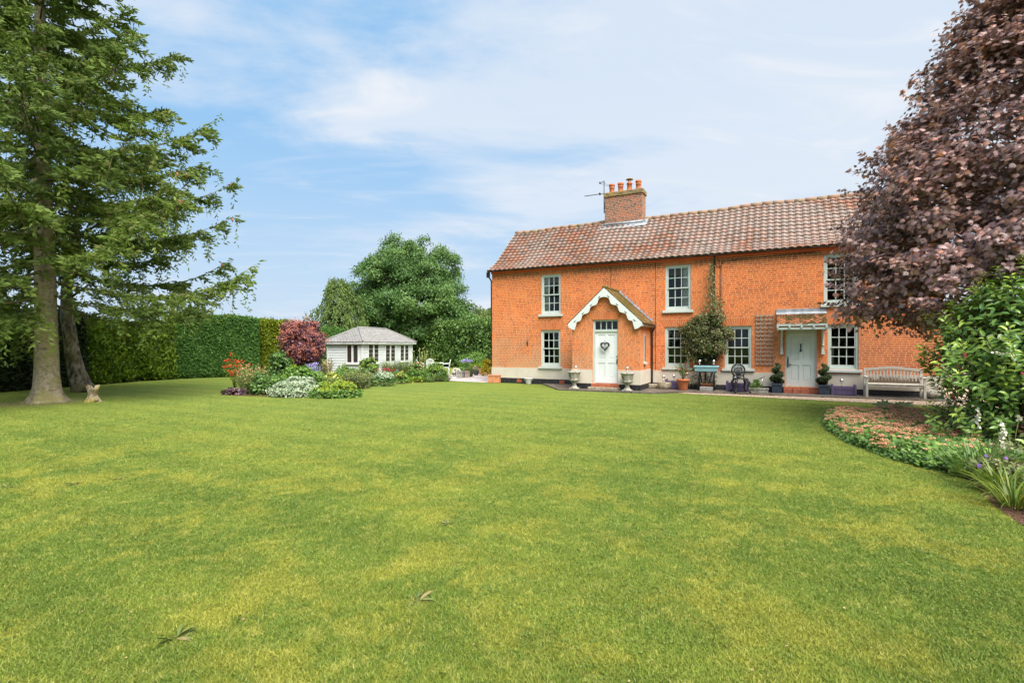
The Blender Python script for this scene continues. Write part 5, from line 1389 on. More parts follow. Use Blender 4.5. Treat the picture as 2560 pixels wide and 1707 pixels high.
# smoke bush
sb = empty('smoke_bush', (-11.1, 27.3, 0), 0, 'rounded purple smoke bush with dusty pink plumes left of the summerhouse', 'shrub')
P, N, _ = lobes(9000, (1.42, 1.3, 1.75), 46, (.2, .32), -.7, .6, .74); P[:, 2] += 1.62; P[:, 2] = np.maximum(P[:, 2], .15)
leaf_cloud('foliage', M['smokeleaf'], P, rng.uniform(.07, .12, len(P)), LEAF, N, parent=sb, nj=.6, wide=1.6)
ii = np.where((P[:, 2] > .95) & (rng.random(len(P)) < .7))[0][:520]
Q = np.repeat(P[ii] + N[ii] * .10, 22, 0); Q = Q + rng.normal(size=Q.shape) * [.075, .075, .055]
leaf_cloud('blossom', M['plume'], Q, rng.uniform(.035, .065, len(Q)), LEAF, np.repeat(unit(N[ii] + [0, 0, .6]), 22, 0), parent=sb, nj=.8, wide=1.5)
k = 3000; d_ = rdir(k); leaf_cloud('foliage', M['smokeleaf'], d_ * np.array([1.15, 1.05, 1.4]) * (rng.random(k) ** .4)[:, None] + [0, 0, 1.6], rng.uniform(.10, .17, k), LEAF, parent=sb, wide=1.6)
mb = MB()
for i in range(7): mb.tube([(0, 0, 0), (.25 * math.cos(i), .25 * math.sin(i), .7), (.8 * math.cos(i), .8 * math.sin(i), 1.9)], [.05, .035, .012], 6)
mb.build('stem', M['bark_dark'], sb)

# orange azalea: bare stems with flower trusses
azl = empty('azalea', (-10.75, 20.0, 0), 0, 'open stemmed azalea with bright orange red flowers at left end of bed', 'shrub')
mb = MB(); Q = []; L_ = []
for i in range(17):
    a = R.uniform(0, 2 * PI); r = R.uniform(.08, .46); z = R.uniform(.55, 1.22) if i else 1.42
    mb.tube([(0, 0, 0), (math.cos(a) * r * .4, math.sin(a) * r * .4, z * .5), (math.cos(a) * r, math.sin(a) * r, z)], [.009, .007, .004], 5)
    c = np.array([math.cos(a) * r, math.sin(a) * r, z]); k = 15 if i else 8
    Q.append(c + rng.normal(size=(k, 3)) * [.075, .075, .035]); L_.append(c + rng.normal(size=(12, 3)) * [.07, .07, .06] - [0, 0, .10])
mb.build('stem', M['stemgreen'], azl)
leaf_cloud('blossom', M['f_orange'], np.concatenate(Q), .055, FLOWER, np.tile([.1, -.6, .6], (sum(map(len, Q)), 1)), parent=azl)
leaf_cloud('foliage', M['fresh'], np.concatenate(L_), .07, LEAF, parent=azl)

# loose pink-flowered plant
def spires(name, label, cat, xy, r, h, nst, fm, fsize, leafm, fpart=(.55, 1.0), fn=10, lean=.25, leafn=10, leaf=.07, group=None, spread=.025, hv=.25):
    o = empty(name, (xy[0], xy[1], 0), 0, label, cat, group); mb = MB(); Q = []; L_ = []
    for i in range(nst):
        a = R.uniform(0, 2 * PI); q = r * math.sqrt(R.random()); b = Vector((math.cos(a) * q * .6, math.sin(a) * q * .6, 0)); hh = h * R.uniform(1 - hv, 1.0)
        e = b + Vector((math.cos(a) * q * .4 + R.uniform(-1, 1) * lean * hh * .4, math.sin(a) * q * .4, hh)); mb.tube([b, b.lerp(e, .5) + Vector((0, 0, .02)), e], [.006, .005, .003], 4)
        B, Ev = np.array(b), np.array(e); f_ = rng.uniform(*fpart, fn); Q.append(B + (Ev - B) * f_[:, None] + rng.normal(size=(fn, 3)) * spread)
        f_ = rng.uniform(.02, .72, leafn); L_.append(B + (Ev - B) * f_[:, None] + rng.normal(size=(leafn, 3)) * .05)
    mb.build('stem', M['stemgreen'], o)
    Q = np.concatenate(Q); L_ = np.concatenate(L_); L_[:, 2] = np.maximum(L_[:, 2], .02)
    leaf_cloud('blossom', fm, Q, rng.uniform(.7, 1.3, len(Q)) * fsize, FLOWER, parent=o)
    leaf_cloud('foliage', leafm, L_, rng.uniform(.7, 1.4, len(L_)) * leaf, LEAF, parent=o)
    return o


spires('penstemon', 'loose feathery plant dotted with pale pink flowers beside the azalea', 'flowering plant', (-9.55, 18.9), .62, 1.12, 62, M['f_pink'], .045, M['grassplant'], (.45, 1.0), 4, .35, 40, .07)
bush('heuchera', 'low dark purple leaved plant at left front of bed', 'plant', (-9.85, 18.35), .46, .3, .24, 520, .085, M['heuchera'], 10, wide=1.8, stem=False)
bush('leafy_shrub', 'low broad leaved green shrub beside the bare mulch patch', 'shrub', (-8.75, 18.45), .62, .45, .78, 2100, .10, M['deepgreen'], 20, wide=1.4)
bush('leafy_shrub', 'dense fresh green shrub directly behind the variegated mound', 'shrub', (-8.0, 19.3), .95, .6, .93, 3600, .095, M['green'], 26, wide=1.4)
bush('leafy_shrub', 'taller dark glossy shrub between azalea and smoke bush', 'shrub', (-10.0, 22.2), .72, .6, 1.5, 3000, .12, M['deepgreen'], 22, (.2, .34), wide=1.2)
bush('golden_shrub', 'bright yellow green upright shrub left of the lavender spikes', 'shrub', (-8.85, 21.0), .46, .42, 1.06, 2200, .075, M['fresh'], 16, wide=1.0, up=.9)
spires('delphinium', 'clump of tall lavender blue flower spikes in front of smoke bush', 'flowering plant', (-8.5, 22.0), .42, 1.02, 22, M['f_lav'], .055, M['greygreen'], (.5, 1.0), 34, .12, 16, .08, spread=.022)
bush('variegated_mound', 'pale cream variegated mound at front of island bed', 'plant', (-7.4, 17.7), 1.0, .66, .70, 7000, .065, M['varieg'], 34, (.2, .32), wide=1.2, stem=False)
am = bush('ladys_mantle', 'lime yellow frothy flowered mound at right front tip of bed', 'plant', (-5.98, 17.45), .90, .66, .56, 4200, .075, M['green'], 30, (.2, .3), [(M['alchemilla'], 2600, .035, LEAF, .5)], wide=1.7, stem=False)
spires('pale_spray', 'pale cream and pink spray against the left wall of summerhouse', 'flowering plant', (-9.0, 25.2), .28, 1.12, 30, M['f_dry'], .06, M['greygreen'], (.5, 1.0), 12, .15, 10, .07)
bush('potentilla', 'low shrub with scattered yellow and orange flowers mid bed', 'flowering plant', (-7.35, 21.2), .55, .45, .66, 1800, .07, M['green'], 16, flowers=[(M['f_yellow'], 60, .07, FLOWER, .4), (M['gold'], 130, .06, LEAF, .5)])
bush('yellow_leaved_shrub', 'low green and yellow foliage behind the lime flowered mound', 'shrub', (-6.85, 19.6), .62, .4, .52, 2000, .07, M['grassplant'], 16, flowers=[(M['f_white'], 46, .06, FLOWER, .5), (M['fresh'], 260, .06, LEAF, .5)])
bush('glossy_shrub', 'dark glossy round topped shrub in front of summerhouse corner', 'shrub', (-6.95, 24.7), .56, .5, 1.30, 2900, .10, M['deepgreen'], 18, (.24, .36), [(M['fresh'], 420, .09, LEAF, .6)], wide=1.3, up=.5)
bush('leafy_shrub', 'soft green leafy shrub against the summerhouse boards', 'shrub', (-7.7, 24.3), .62, .45, .80, 1900, .09, M['green'], 16, wide=1.3)
spires('sage_plant', 'upright grey green leafy stems in the middle of bed', 'plant', (-6.25, 20.9), .62, .84, 80, M['f_dry'], .03, M['greygreen'], (.8, 1.0), 2, .1, 38, .085, hv=.4)
spires('tall_seedling', 'two bright green upright stems near the boarded wall', 'plant', (-8.2, 25.2), .3, .95, 8, M['fresh'], .05, M['fresh'], (.6, 1.0), 16, .05, 40, .08)
bush('white_flowered_mound', 'round mound with creamy white top at the lawn edge', 'flowering plant', (-5.65, 22.3), .62, .5, .62, 2600, .075, M['deepgreen'], 22, (.22, .34), [(M['varieg'], 1500, .06, LEAF, .6)], wide=1.3, stem=False)
spires('red_yarrow', 'plant with flat crimson red flower heads before the summerhouse door', 'flowering plant', (-5.9, 24.2), .42, .68, 26, M['f_red'], .05, M['green'], (.9, 1.0), 5, .15, 16, .08, spread=.03, hv=.15)
for i, (x, y, hh, lb) in enumerate(((-6.05, 25.7, 1.12, 'tall grey green grassy clump left of the pair'), (-5.25, 25.7, 1.18, 'tall grey green grassy clump right of the pair'))):
    n = 520; a = rng.random(n) * 2 * PI; r = .26 * np.sqrt(rng.random(n)); P = np.stack([np.cos(a) * r, np.sin(a) * r, np.zeros(n)], 1)
    o = empty('ornamental_grass', (x, y, 0), 0, lb, 'grass clump', 'tall grassy clumps before the summerhouse')
    blades('foliage', M['grassplant'], P, hh * rng.uniform(.7, 1.05, n), .014, a, .05 + rng.random(n) * .22, o, 4, rng.uniform(.1, .7, n))
bush('spurge', 'small yellow topped plant at lawn edge right of white mound', 'plant', (-5.0, 23.4), .30, .26, .50, 700, .07, M['green'], 10, flowers=[(M['f_yellow'], 160, .05, LEAF, .6)])
al = empty('giant_scabious', (-4.5, 26.4, 0), 0, 'tall thin green stalks with round pale yellow heads right of summerhouse', 'flowering plant'); mb = MB(); hd_ = MB()
for i in range(26):
    a = R.uniform(0, 2 * PI); r = R.uniform(0, .45); h = R.uniform(1.0, 1.68); ln = R.uniform(-.2, .25)
    e = (math.cos(a) * r + ln, math.sin(a) * r, h); mb.tube([(math.cos(a) * r, math.sin(a) * r, 0), (math.cos(a) * r + ln * .3, math.sin(a) * r, h * .6), e], [.011, .009, .006], 5)
    if i % 2 == 0: hd_.lathe([(0, -.03), (.026, -.015), (.034, .005), (.024, .022), (0, .03)], 8, e)
mb.build('stem', M['stemgreen'], al); hd_.build('blossom', M['f_pale'], al)
bush('rounded_shrub', 'green rounded shrub with dusky pink heads below the tall stalks', 'shrub', (-4.55, 25.2), .62, .5, .88, 2400, .09, M['green'], 20, flowers=[(M['f_pink'], 60, .06, FLOWER, .6)])
bush('rounded_shrub', 'dark green rounded shrub in front of the white table', 'shrub', (-3.75, 25.4), .58, .5, .92, 2400, .085, M['deepgreen'], 20, flowers=[(M['fresh'], 320, .08, LEAF, .6)])


def strap_clump(name, label, xy, n, ln, w, m, lean=(.1, .6), curl=(.5, 1.5), r=.12, cat='plant', z0=0.0, group=None, heading=None):
    o = empty(name, (xy[0], xy[1], z0), 0, label, cat, group)
    a = rng.random(n) * 2 * PI if heading is None else rng.normal(heading[0], heading[1], n); q = r * np.sqrt(rng.random(n)); P = np.stack([np.cos(a) * q, np.sin(a) * q, np.zeros(n)], 1)
    blades('foliage', m, P, ln * rng.uniform(.65, 1.1, n), w, a, rng.uniform(*lean, n), o, 6, rng.uniform(*curl, n)); return o


strap_clump('daylily', 'dark strappy leaf clump at right end of island bed beside patio', (-3.25, 25.0), 150, .55, .022, M['iris'], r=.2)
strap_clump('daylily', 'strappy leaf clump on lawn edge below the dark rounded shrub', (-3.95, 24.65), 130, .48, .022, M['iris'], r=.2)
bush('low_shrub', 'low yellow tinged foliage at lawn edge right of the spurge', 'plant', (-4.55, 24.15), .42, .25, .30, 700, .07, M['fresh'], 10, stem=False)
for i, (x, y, rx, h, lb) in enumerate(((-9.3, 20.6, .8, .62, 'mid green filler plant behind the pink flowered plant'), (-7.7, 22.8, .8, .6, 'mid green filler plant below the lavender spikes'), (-6.4, 22.7, .7, .6, 'mid green filler plant before the dark glossy shrub'), (-5.4, 24.6, .6, .5, 'mid green filler plant between red flowers and stalks'), (-9.6, 24.0, .9, .75, 'mid green filler plant at the foot of smoke bush'))):
    bush('border_plant', lb, 'plant', (x, y), rx, rx * .7, h, 1500, .09, M['green'], 14, group='green filler plants in the island bed')

# ------------------------------------------------------------------ patio corner
def iron_chair(name, loc, rz, label, m, style, group=None, sc=1.0, fat=1.0):
    """cast garden chair; its front is -y"""
    o = empty(name, loc, rz, label, 'chair', group); o.scale = (sc, sc, sc); sz = .44
    s_ = MB(); n = 20; rs = .21
    s_.lathe([(.0, sz - .012), (rs, sz - .012), (rs + .012, sz), (rs, sz + .012), (.0, sz + .012)], n); s_.build('seat', m, o)
    for sx in (-1, 1):
        for sy in (-1, 1):
            l = MB(); p = [(sx * .15, sy * .15, sz - .01), (sx * .20, sy * .20, sz - .12), (sx * .165, sy * .17, sz - .28), (sx * .19, sy * .195, .08), (sx * .235, sy * .24, .012)]
            l.tube(p, [.026 * fat, .030 * fat, .019 * fat, .015 * fat, .020 * fat], 8); l.build('leg', m, o)
    b = MB(); y = .20
    if style == 'round':
        ring = [(.20 * math.cos(a), y + .05 * (.5 + .5 * math.sin(a)), sz + .25 + .20 * math.sin(a)) for a in np.linspace(0, 2 * PI, 25)]; b.tube(ring, .016 * fat, 7, False)
        for k in range(9):
            a = PI * (k + .5) / 9; c = (.155 * math.cos(a), y + .045, sz + .27 + .155 * math.sin(a)); b.tube([(c[0] + .032 * math.cos(q), c[1], c[2] + .032 * math.sin(q)) for q in np.linspace(0, 2 * PI, 9)], .008 * fat, 5, False)
        inner = [(.11 * math.cos(a), y + .03, sz + .24 + .115 * math.sin(a)) for a in np.linspace(-.2, PI + .2, 14)]; b.tube(inner, .011 * fat, 6)
        for k in range(7):
            x = -.09 + .03 * k; b.tube([(x * .35, y, sz + .03), (x * .9, y + .02, sz + .15), (x, y + .03, sz + .24 + .1 * math.cos(x * 12))], [.016 * fat, .011 * fat, .009 * fat], 5)
        b.tube([(-.17, y, sz + .0), (-.15, y + .01, sz + .08), (-.19, y + .02, sz + .2)], .014 * fat, 6); b.tube([(.17, y, sz + .0), (.15, y + .01, sz + .08), (.19, y + .02, sz + .2)], .014 * fat, 6)
        b.lathe([(.06, -.02), (.06, .03), (.03, .05)], 8, (0, y, sz + .02))
    else:
        H_ = .46
        arch = [(-.19, y, sz), (-.20, y + .03, sz + .2), (-.195, y + .06, sz + .36), (-.12, y + .075, sz + .43), (0, y + .08, sz + H_), (.12, y + .075, sz + .43), (.195, y + .06, sz + .36), (.20, y + .03, sz + .2), (.19, y, sz)]
        b.tube(arch, .017, 7)
        for r_ in range(5):
            for c_ in range(4):
                if r_ == 4 and c_ in (0, 3): continue
                cx_, cz_ = -.135 + .09 * c_, sz + .06 + .085 * r_; yy_ = y + .03 + .01 * r_
                b.tube([(cx_ + .042 * math.cos(q), yy_, cz_ + .04 * math.sin(q)) for q in np.linspace(0, 2 * PI, 9)], .010, 5, False)
        for sx in (-1, 1):
            a_ = MB(); a_.tube([(sx * .20, y + .03, sz + .24), (sx * .24, .05, sz + .23), (sx * .235, -.13, sz + .22), (sx * .21, -.17, sz + .16), (sx * .20, -.13, sz + .02)], .015, 7); a_.build('armrest', m, o)
    b.build('backrest', m, o)
    return o


iron_chair('garden_chair', (-3.92, 30.5, 0), PI * .5 - PI + .15, 'white cast metal chair seen side on at right of table', M['whiteiron'], 'arch', 'white chairs around the garden table')
iron_chair('garden_chair', (-5.12, 32.2, 0), .15, 'white cast metal chair facing the lawn behind the table', M['whiteiron'], 'arch', 'white chairs around the garden table')
iron_chair('garden_chair', (-5.42, 30.9, 0), PI * .5 + .2, 'white cast metal chair half hidden by the tall green stalks', M['whiteiron'], 'arch', 'white chairs around the garden table')
gt = empty('garden_table', (-4.55, 31.2, 0), 0, 'round white cast metal garden table beyond the island bed', 'table')
mb = MB(); mb.lathe([(0, .665), (.40, .665), (.42, .68), (.40, .70), (0, .70)], 28); mb.build('tabletop', M['whiteiron'], gt)
for k in range(4):
    a = PI / 4 + k * PI / 2; mb = MB(); mb.tube([(math.cos(a) * .22, math.sin(a) * .22, .66), (math.cos(a) * .26, math.sin(a) * .26, .5), (math.cos(a) * .14, math.sin(a) * .14, .3), (math.cos(a) * .27, math.sin(a) * .27, .012)], .017, 7); mb.build('leg', M['whiteiron'], gt)

bush('white_flower_clump', 'clump of white flowers beside the grey planters on patio', 'flowering plant', (-3.12, 29.2), .26, .24, .46, 700, .07, M['greygreen'], 10, flowers=[(M['f_white'], 420, .075, FLOWER, .25)], stem=False)


def box_planter(name, label, loc, rz, w, d_, h, m, cat='planter', group=None, taper=.0, post=None, z0=0.0, soil=True):
    o = empty(name, loc, rz, label, cat, group); b = MB(); t_ = .03
    def ring(s0, s1, z0_, z1_): pass
    x0, y0 = w / 2, d_ / 2; xb, yb = x0 - taper, y0 - taper
    V = [(-xb, -yb, 0), (xb, -yb, 0), (xb, yb, 0), (-xb, yb, 0), (-x0, -y0, h), (x0, -y0, h), (x0, y0, h), (-x0, y0, h),
         (-x0 + t_, -y0 + t_, h), (x0 - t_, -y0 + t_, h), (x0 - t_, y0 - t_, h), (-x0 + t_, y0 - t_, h), (-x0 + t_, -y0 + t_, h - .05), (x0 - t_, -y0 + t_, h - .05), (x0 - t_, y0 - t_, h - .05), (-x0 + t_, y0 - t_, h - .05)]
    F = [(3, 2, 1, 0)] + [(i, (i + 1) % 4, 4 + (i + 1) % 4, 4 + i) for i in range(4)] + [(4 + i, 4 + (i + 1) % 4, 8 + (i + 1) % 4, 8 + i) for i in range(4)] + [(8 + i, 8 + (i + 1) % 4, 12 + (i + 1) % 4, 12 + i) for i in range(4)]
    b.add(V, F, False)
    if post:                                                          # corner posts with finials, rails and slats
        for sx in (-1, 1):
            for sy in (-1, 1):
                b.bbox(sx * x0 - .035, sx * x0 + .035, sy * y0 - .035, sy * y0 + .035, -.0, h + .04, .008); b.lathe([(.02, 0), (.034, .015), (.02, .035), (0, .045)], 8, (sx * x0, sy * y0, h + .04))
        for z in (.03, h - .09): b.box(-x0, x0, -y0 - .014, -y0 - .002, z, z + .06)
        k = int(w / .075)
        for i in range(k): b.box(-x0 + .04 + (w - .08) * (i + .08) / k, -x0 + .04 + (w - .08) * (i + .92) / k, -y0 - .008, -y0 - .001, .09, h - .09)
    else:
        b.bbox(-x0 - .018, x0 + .018, -y0 - .018, -y0 + .012, h - .05, h + .008, .006); b.bbox(-x0 - .018, x0 + .018, y0 - .012, y0 + .018, h - .05, h + .008, .006)
        b.bbox(-x0 - .018, -x0 + .012, -y0 + .013, y0 - .013, h - .05, h + .007, .006); b.bbox(x0 - .012, x0 + .018, -y0 + .013, y0 - .013, h - .05, h + .007, .006)
    b.build('box', m, o)
    if soil:
        s_ = MB(); s_.add([(-x0 + t_, -y0 + t_, h - .048), (x0 - t_, -y0 + t_, h - .048), (x0 - t_, y0 - t_, h - .048), (-x0 + t_, y0 - t_, h - .048)], [(0, 1, 2, 3)]); s_.build('compost', M['soil'], o)
    return o


box_planter('square_planter', 'weathered grey square planter, wider one of the patio pair', (-2.78, 27.6, .008), -.2, .34, .34, .34, M['pewter'], group='grey planters on the patio')
box_planter('square_planter', 'weathered brownish grey planter, narrower one of the patio pair', (-2.44, 27.9, .008), .3, .26, .26, .34, M['trellis'], group='grey planters on the patio')
lv = empty('lavender_clump', (-2.35, 28.6, 0), 0, 'spiky silver green lavender clump behind the grey planters', 'plant')
n = 620; a = rng.random(n) * 2 * PI; P = np.stack([np.cos(a) * .12, np.sin(a) * .12, np.zeros(n)], 1)
blades('foliage', M['greygreen'], P, .58 * rng.uniform(.7, 1.1, n), .011, a, rng.random(n) * .42, lv, 3, .15)
bp = empty('blue_pot', (-2.08, 30.0, .008), 0, 'small blue glazed pot before the low brick wall', 'pot'); mb = MB(); mb.lathe([(.10, 0), (.14, .08), (.16, .2), (.15, .27), (.17, .29), (.145, .30), (.13, .25)], 16); mb.build('pot_body', M['navy'], bp)
bush('pink_pot_plant', 'small pink and white flowers growing in the blue pot', 'flowering plant', (-2.08, 30.0), .2, .2, .26, 300, .06, M['green'], 8, flowers=[(M['f_pink'], 40, .05, FLOWER, .4), (M['f_white'], 30, .05, FLOWER, .4)], stem=False, z0=.26)
bush('dome_shrub', 'clipped dome shaped green shrub in front of the beech hedge', 'shrub', (-2.7, 35.2), .95, .8, 1.38, 3000, .11, M['green'], 14, (.5, .6), shell=.9)
spires('agapanthus', 'blue globe flowers in front of the dome shrub', 'flowering plant', (-2.95, 33.0), .35, .82, 16, M['f_lav'], .06, M['green'], (.95, 1.02), 12, .1, 22, .12, spread=.05, hv=.12)
bush('leafy_shrub', 'yellowish green shrub between agapanthus and golden shrub', 'shrub', (-2.15, 32.3), .6, .45, .68, 1500, .09, M['fresh'], 14)
bush('leafy_shrub', 'low green plants along the patio edge left of lavender', 'shrub', (-3.1, 32.0), .5, .4, .45, 1000, .09, M['green'], 12)
bush('golden_shrub', 'golden yellow leaved shrub at the left corner of house', 'shrub', (-1.38, 29.6), .42, .4, 1.0, 1700, .10, M['gold'], 14, (.24, .36), wide=1.1, up=.6)
lw = empty('low_wall', (-2.3, 31.0, 0), -.1, 'low red brick retaining wall at back of patio', 'wall'); mb = MB(); mb.bbox(0, 1.7, 0, .22, 0, .36, .01); mb.build('brick_course', M['brick_old'], lw)
box_planter('terracotta_planter', 'square terracotta planter on the paving at left house corner', (-.80, 24.15, .01), HA * .6, .54, .40, .36, M['terracotta_pale'])

# ------------------------------------------------------------------ things along the front of the house
TZ = .05
def globe_light(u, w, z, label, s_=1.0):
    o = empty('solar_light', HL(u, w, z), 0, label, 'garden light', 'silver globe garden lights'); b = MB()
    b.tube([(0, 0, -.06), (0, 0, .13 * s_)], .011, 8); b.lathe([(.018, .10 * s_), (.032, .115 * s_), (.032, .135 * s_), (.016, .145 * s_)], 12); b.build('stake', M['steel'], o)
    g = MB(); g.lathe([(.002, .14 * s_)] + [(.062 * math.sin(a), .20 * s_ - .062 * math.cos(a)) for a in np.linspace(.3, PI - .05, 10)] + [(.001, .263 * s_)], 16); g.build('globe', M['steel'], o); return o


def urn(u, w, label):
    o = empty('stone_urn', HL(u, w, TZ), HA, label, 'urn', 'stone urns flanking the porch door'); b = MB()
    b.bbox(-.17, .17, -.17, .17, 0, .045, .006); b.lathe([(.155, .045), (.15, .06), (.10, .10), (.075, .16), (.072, .21), (.10, .235), (.10, .255), (.075, .265)], 28); b.build('pedestal', M['stone'], o)
    b = MB(); b.lathe([(.07, .265), (.15, .285), (.195, .33), (.205, .37), (.185, .395), (.185, .41), (.195, .44), (.215, .56), (.235, .62), (.27, .645), (.275, .665), (.25, .675), (.225, .66), (.19, .60)], 40,
                      wob=lambda an, z: 1 + (.045 * math.sin(9 * an) * math.sin((z - .40) / .2 * PI) if .40 < z < .60 else 0) + (.02 * math.sin(24 * an) if z <= .37 else 0) + (.02 * math.sin(32 * an) if z > .64 else 0))
    b.build('bowl', M['stone'], o)
    b = MB(); b.lathe([(.0, .60), (.19, .605)], 20); b.build('compost', M['soil'], o); return o


urn(4.92, 2.15, 'mossy stone urn left of the porch door'); urn(7.01, 2.15, 'mossy stone urn right of the porch door')
globe_light(4.98, 2.15, .70, 'silver globe light standing in the urn left of the door'); globe_light(7.01, 2.15, .70, 'silver globe light standing in the urn right of the door')
pl_ = empty('pail', HL(2.05, .3, .01), 0, 'small pale pail against the tarred base of wall', 'pail'); mb = MB(); mb.lathe([(.115, 0), (.12, .01), (.145, .2), (.18, .255), (.185, .27), (.165, .272), (.135, .2), (.11, .03)], 22); mb.tube([(.165, 0, .24), (.20, 0, .22), (.165, 0, .17)], .01, 6); mb.tube([(-.165, 0, .24), (-.20, 0, .22), (-.165, 0, .17)], .01, 6); mb.build('pail_body', M['pail'], pl_)
sbk = empty('stone_block', HL(7.52, .27, TZ), HA, 'rough pale stone block under the porch downpipe', 'stone block'); mb = MB(); mb.bbox(-.19, .19, -.13, .13, 0, .155, .03); mb.build('block', M['cstone'], sbk)
tro = empty('stone_trough', HL(8.04, .48, TZ), HA, 'rounded cream stone trough near the porch downpipe', 'planter'); mb = MB(); mb.lathe([(.22, 0), (.245, .015), (.262, .12), (.268, .25), (.255, .27), (.225, .268), (.215, .2)], 32); mb.build('trough_body', M['cstone'], tro)
mb = MB(); mb.lathe([(0, .24), (.22, .235)], 20); mb.build('compost', M['soil'], tro)
globe_light(8.0, .48, TZ + .27, 'silver globe light standing in the rounded stone trough')
for u, w, lb, gl in ((8.42, .32, 'purple slatted trough behind the terracotta pot', 'silver globe light in the trough behind terracotta pot'), (10.64, .32, 'purple slatted trough behind the black chair', 'silver globe light beside the black chair back'), (13.98, .36, 'purple slatted trough under the lower right window', 'silver globe light in the trough under lower right window')):
    box_planter('wooden_trough', lb, HL(u, w, TZ), HA, .66, .26, .30, M['purple'], group='purple wooden troughs along the wall', post=True)
    globe_light(u - .05, w, TZ + .30, gl)
tp = empty('terracotta_pot', HL(8.79, .78, TZ), 0, 'big ribbed terracotta pot on the dark paving', 'pot'); mb = MB(); mb.lathe([(.15, 0), (.155, .01), (.185, .2), (.188, .205), (.205, .31), (.21, .315), (.212, .335), (.235, .34), (.242, .42), (.22, .425), (.205, .36)], 32); mb.build('pot_body', M['terracotta'], tp)
mb = MB(); mb.lathe([(0, .39), (.21, .385)], 20); mb.build('compost', M['soil'], tp)
fu = empty('fuchsia', HL(8.79, .78, TZ + .38), 0, 'straggly fuchsia with red flowers growing in the terracotta pot', 'flowering plant'); mb = MB(); Q = []; L_ = []
for i in range(13):
    a = R.uniform(0, 2 * PI); r = R.uniform(.1, .33); z = R.uniform(.25, .62); e = (math.cos(a) * r, math.sin(a) * r, z); mb.tube([(0, 0, 0), (e[0] * .5, e[1] * .5, z * .65), e], [.007, .005, .003], 5)
    L_.append(np.array(e) * rng.uniform(.5, 1.05, (16, 1)) + rng.normal(size=(16, 3)) * .05); Q.append(np.array(e) * rng.uniform(.75, 1.05, (4, 1)) + rng.normal(size=(4, 3)) * .05 + [0, 0, -.02])
mb.build('stem', M['cardwood'], fu); leaf_cloud('foliage', M['green'], np.concatenate(L_), .07, LEAF, parent=fu); leaf_cloud('blossom', M['f_red'], np.concatenate(Q), .055, FLOWER, parent=fu)
globe_light(8.93, .84, TZ + .43, 'silver globe light at right inside the terracotta pot')

tb = empty('plant_stand', HL(9.60, .55, TZ), HA, 'black iron stand carrying the pale blue trough', 'plant stand')
mb = MB(); mb.box(-.36, .36, -.14, .14, .70, .722); mb.build('stand_top', M['black'], tb)
for sx in (-1, 1):
    mb = MB(); x = sx * .27; mb.tube([(x, -.13, .70), (x, -.09, .45), (x, -.16, .02)], .024, 6); mb.tube([(x, .13, .70), (x, .09, .45), (x, .16, .02)], .024, 6); mb.tube([(x, -.10, .4), (x, .10, .4)], .014, 6); mb.tube([(x, -.17, .02), (x, .17, .02)], .02, 6)
    for k in range(3): mb.tube([(x, .09 * math.cos(q) , .55 - .16 * k + .06 * math.sin(q)) for q in np.linspace(0, 2 * PI, 11)], .010, 5, False)
    mb.build('leg', M['black'], tb)
mb = MB(); mb.box(-.27, .27, -.012, .012, .30, .315); mb.tube([(-.27, 0, .15), (0, 0, .22), (.27, 0, .15)], .012, 6); mb.build('stretcher', M['black'], tb)
box_planter('blue_trough', 'pale blue painted trough on the black iron stand', HL(9.60, .55, TZ + .722), HA, .84, .28, .20, M['skyblue'], taper=.025)
globe_light(9.36, .55, TZ + .92, 'silver globe light at left end of the pale blue trough', .9); globe_light(9.86, .55, TZ + .92, 'silver globe light at right end of the pale blue trough', .9)
box_planter('terracotta_trough', 'small terracotta trough under the black iron stand', HL(9.62, .32, TZ), HA, .44, .2, .24, M['terracotta'])
o = empty('stone_box', HL(9.62, .62, TZ), HA, 'grey stone box on the paving under the iron stand', 'planter'); mb = MB(); mb.bbox(-.24, .24, -.10, .10, 0, .14, .012); mb.build('block', M['pewter'], o)
iron_chair('iron_chair', HL(10.80, .92, TZ), HA + .35, 'black ornate cast iron chair with round openwork back', M['black'], 'round', sc=1.14, fat=1.5)
lt = box_planter('low_trough', 'low mossy stone trough right of the black chair', HL(11.38, .42, TZ), HA, .62, .26, .15, M['stone'])
bush('trough_plant', 'spreading green herb growing in the low stone trough', 'plant', tuple(HL(11.28, .42)[:2]), .24, .16, .34, 520, .06, M['green'], 10, stem=False, z0=TZ + .10)
fg = empty('bird_ornament', HL(11.5, .40, TZ + .10), HA, 'small pale bird shaped stake above the low trough', 'ornament'); mb = MB(); mb.tube([(0, 0, -.05), (0, 0, .42)], .006, 5); mb.build('stake', M['steel'], fg); mb = MB(); mb.tube([(-.14, 0, .36), (-.04, 0, .42), (.04, 0, .47), (.08, 0, .50), (.11, 0, .50)], [.006, .028, .03, .02, .004], 8); mb.build('bird', M['pewter'], fg)


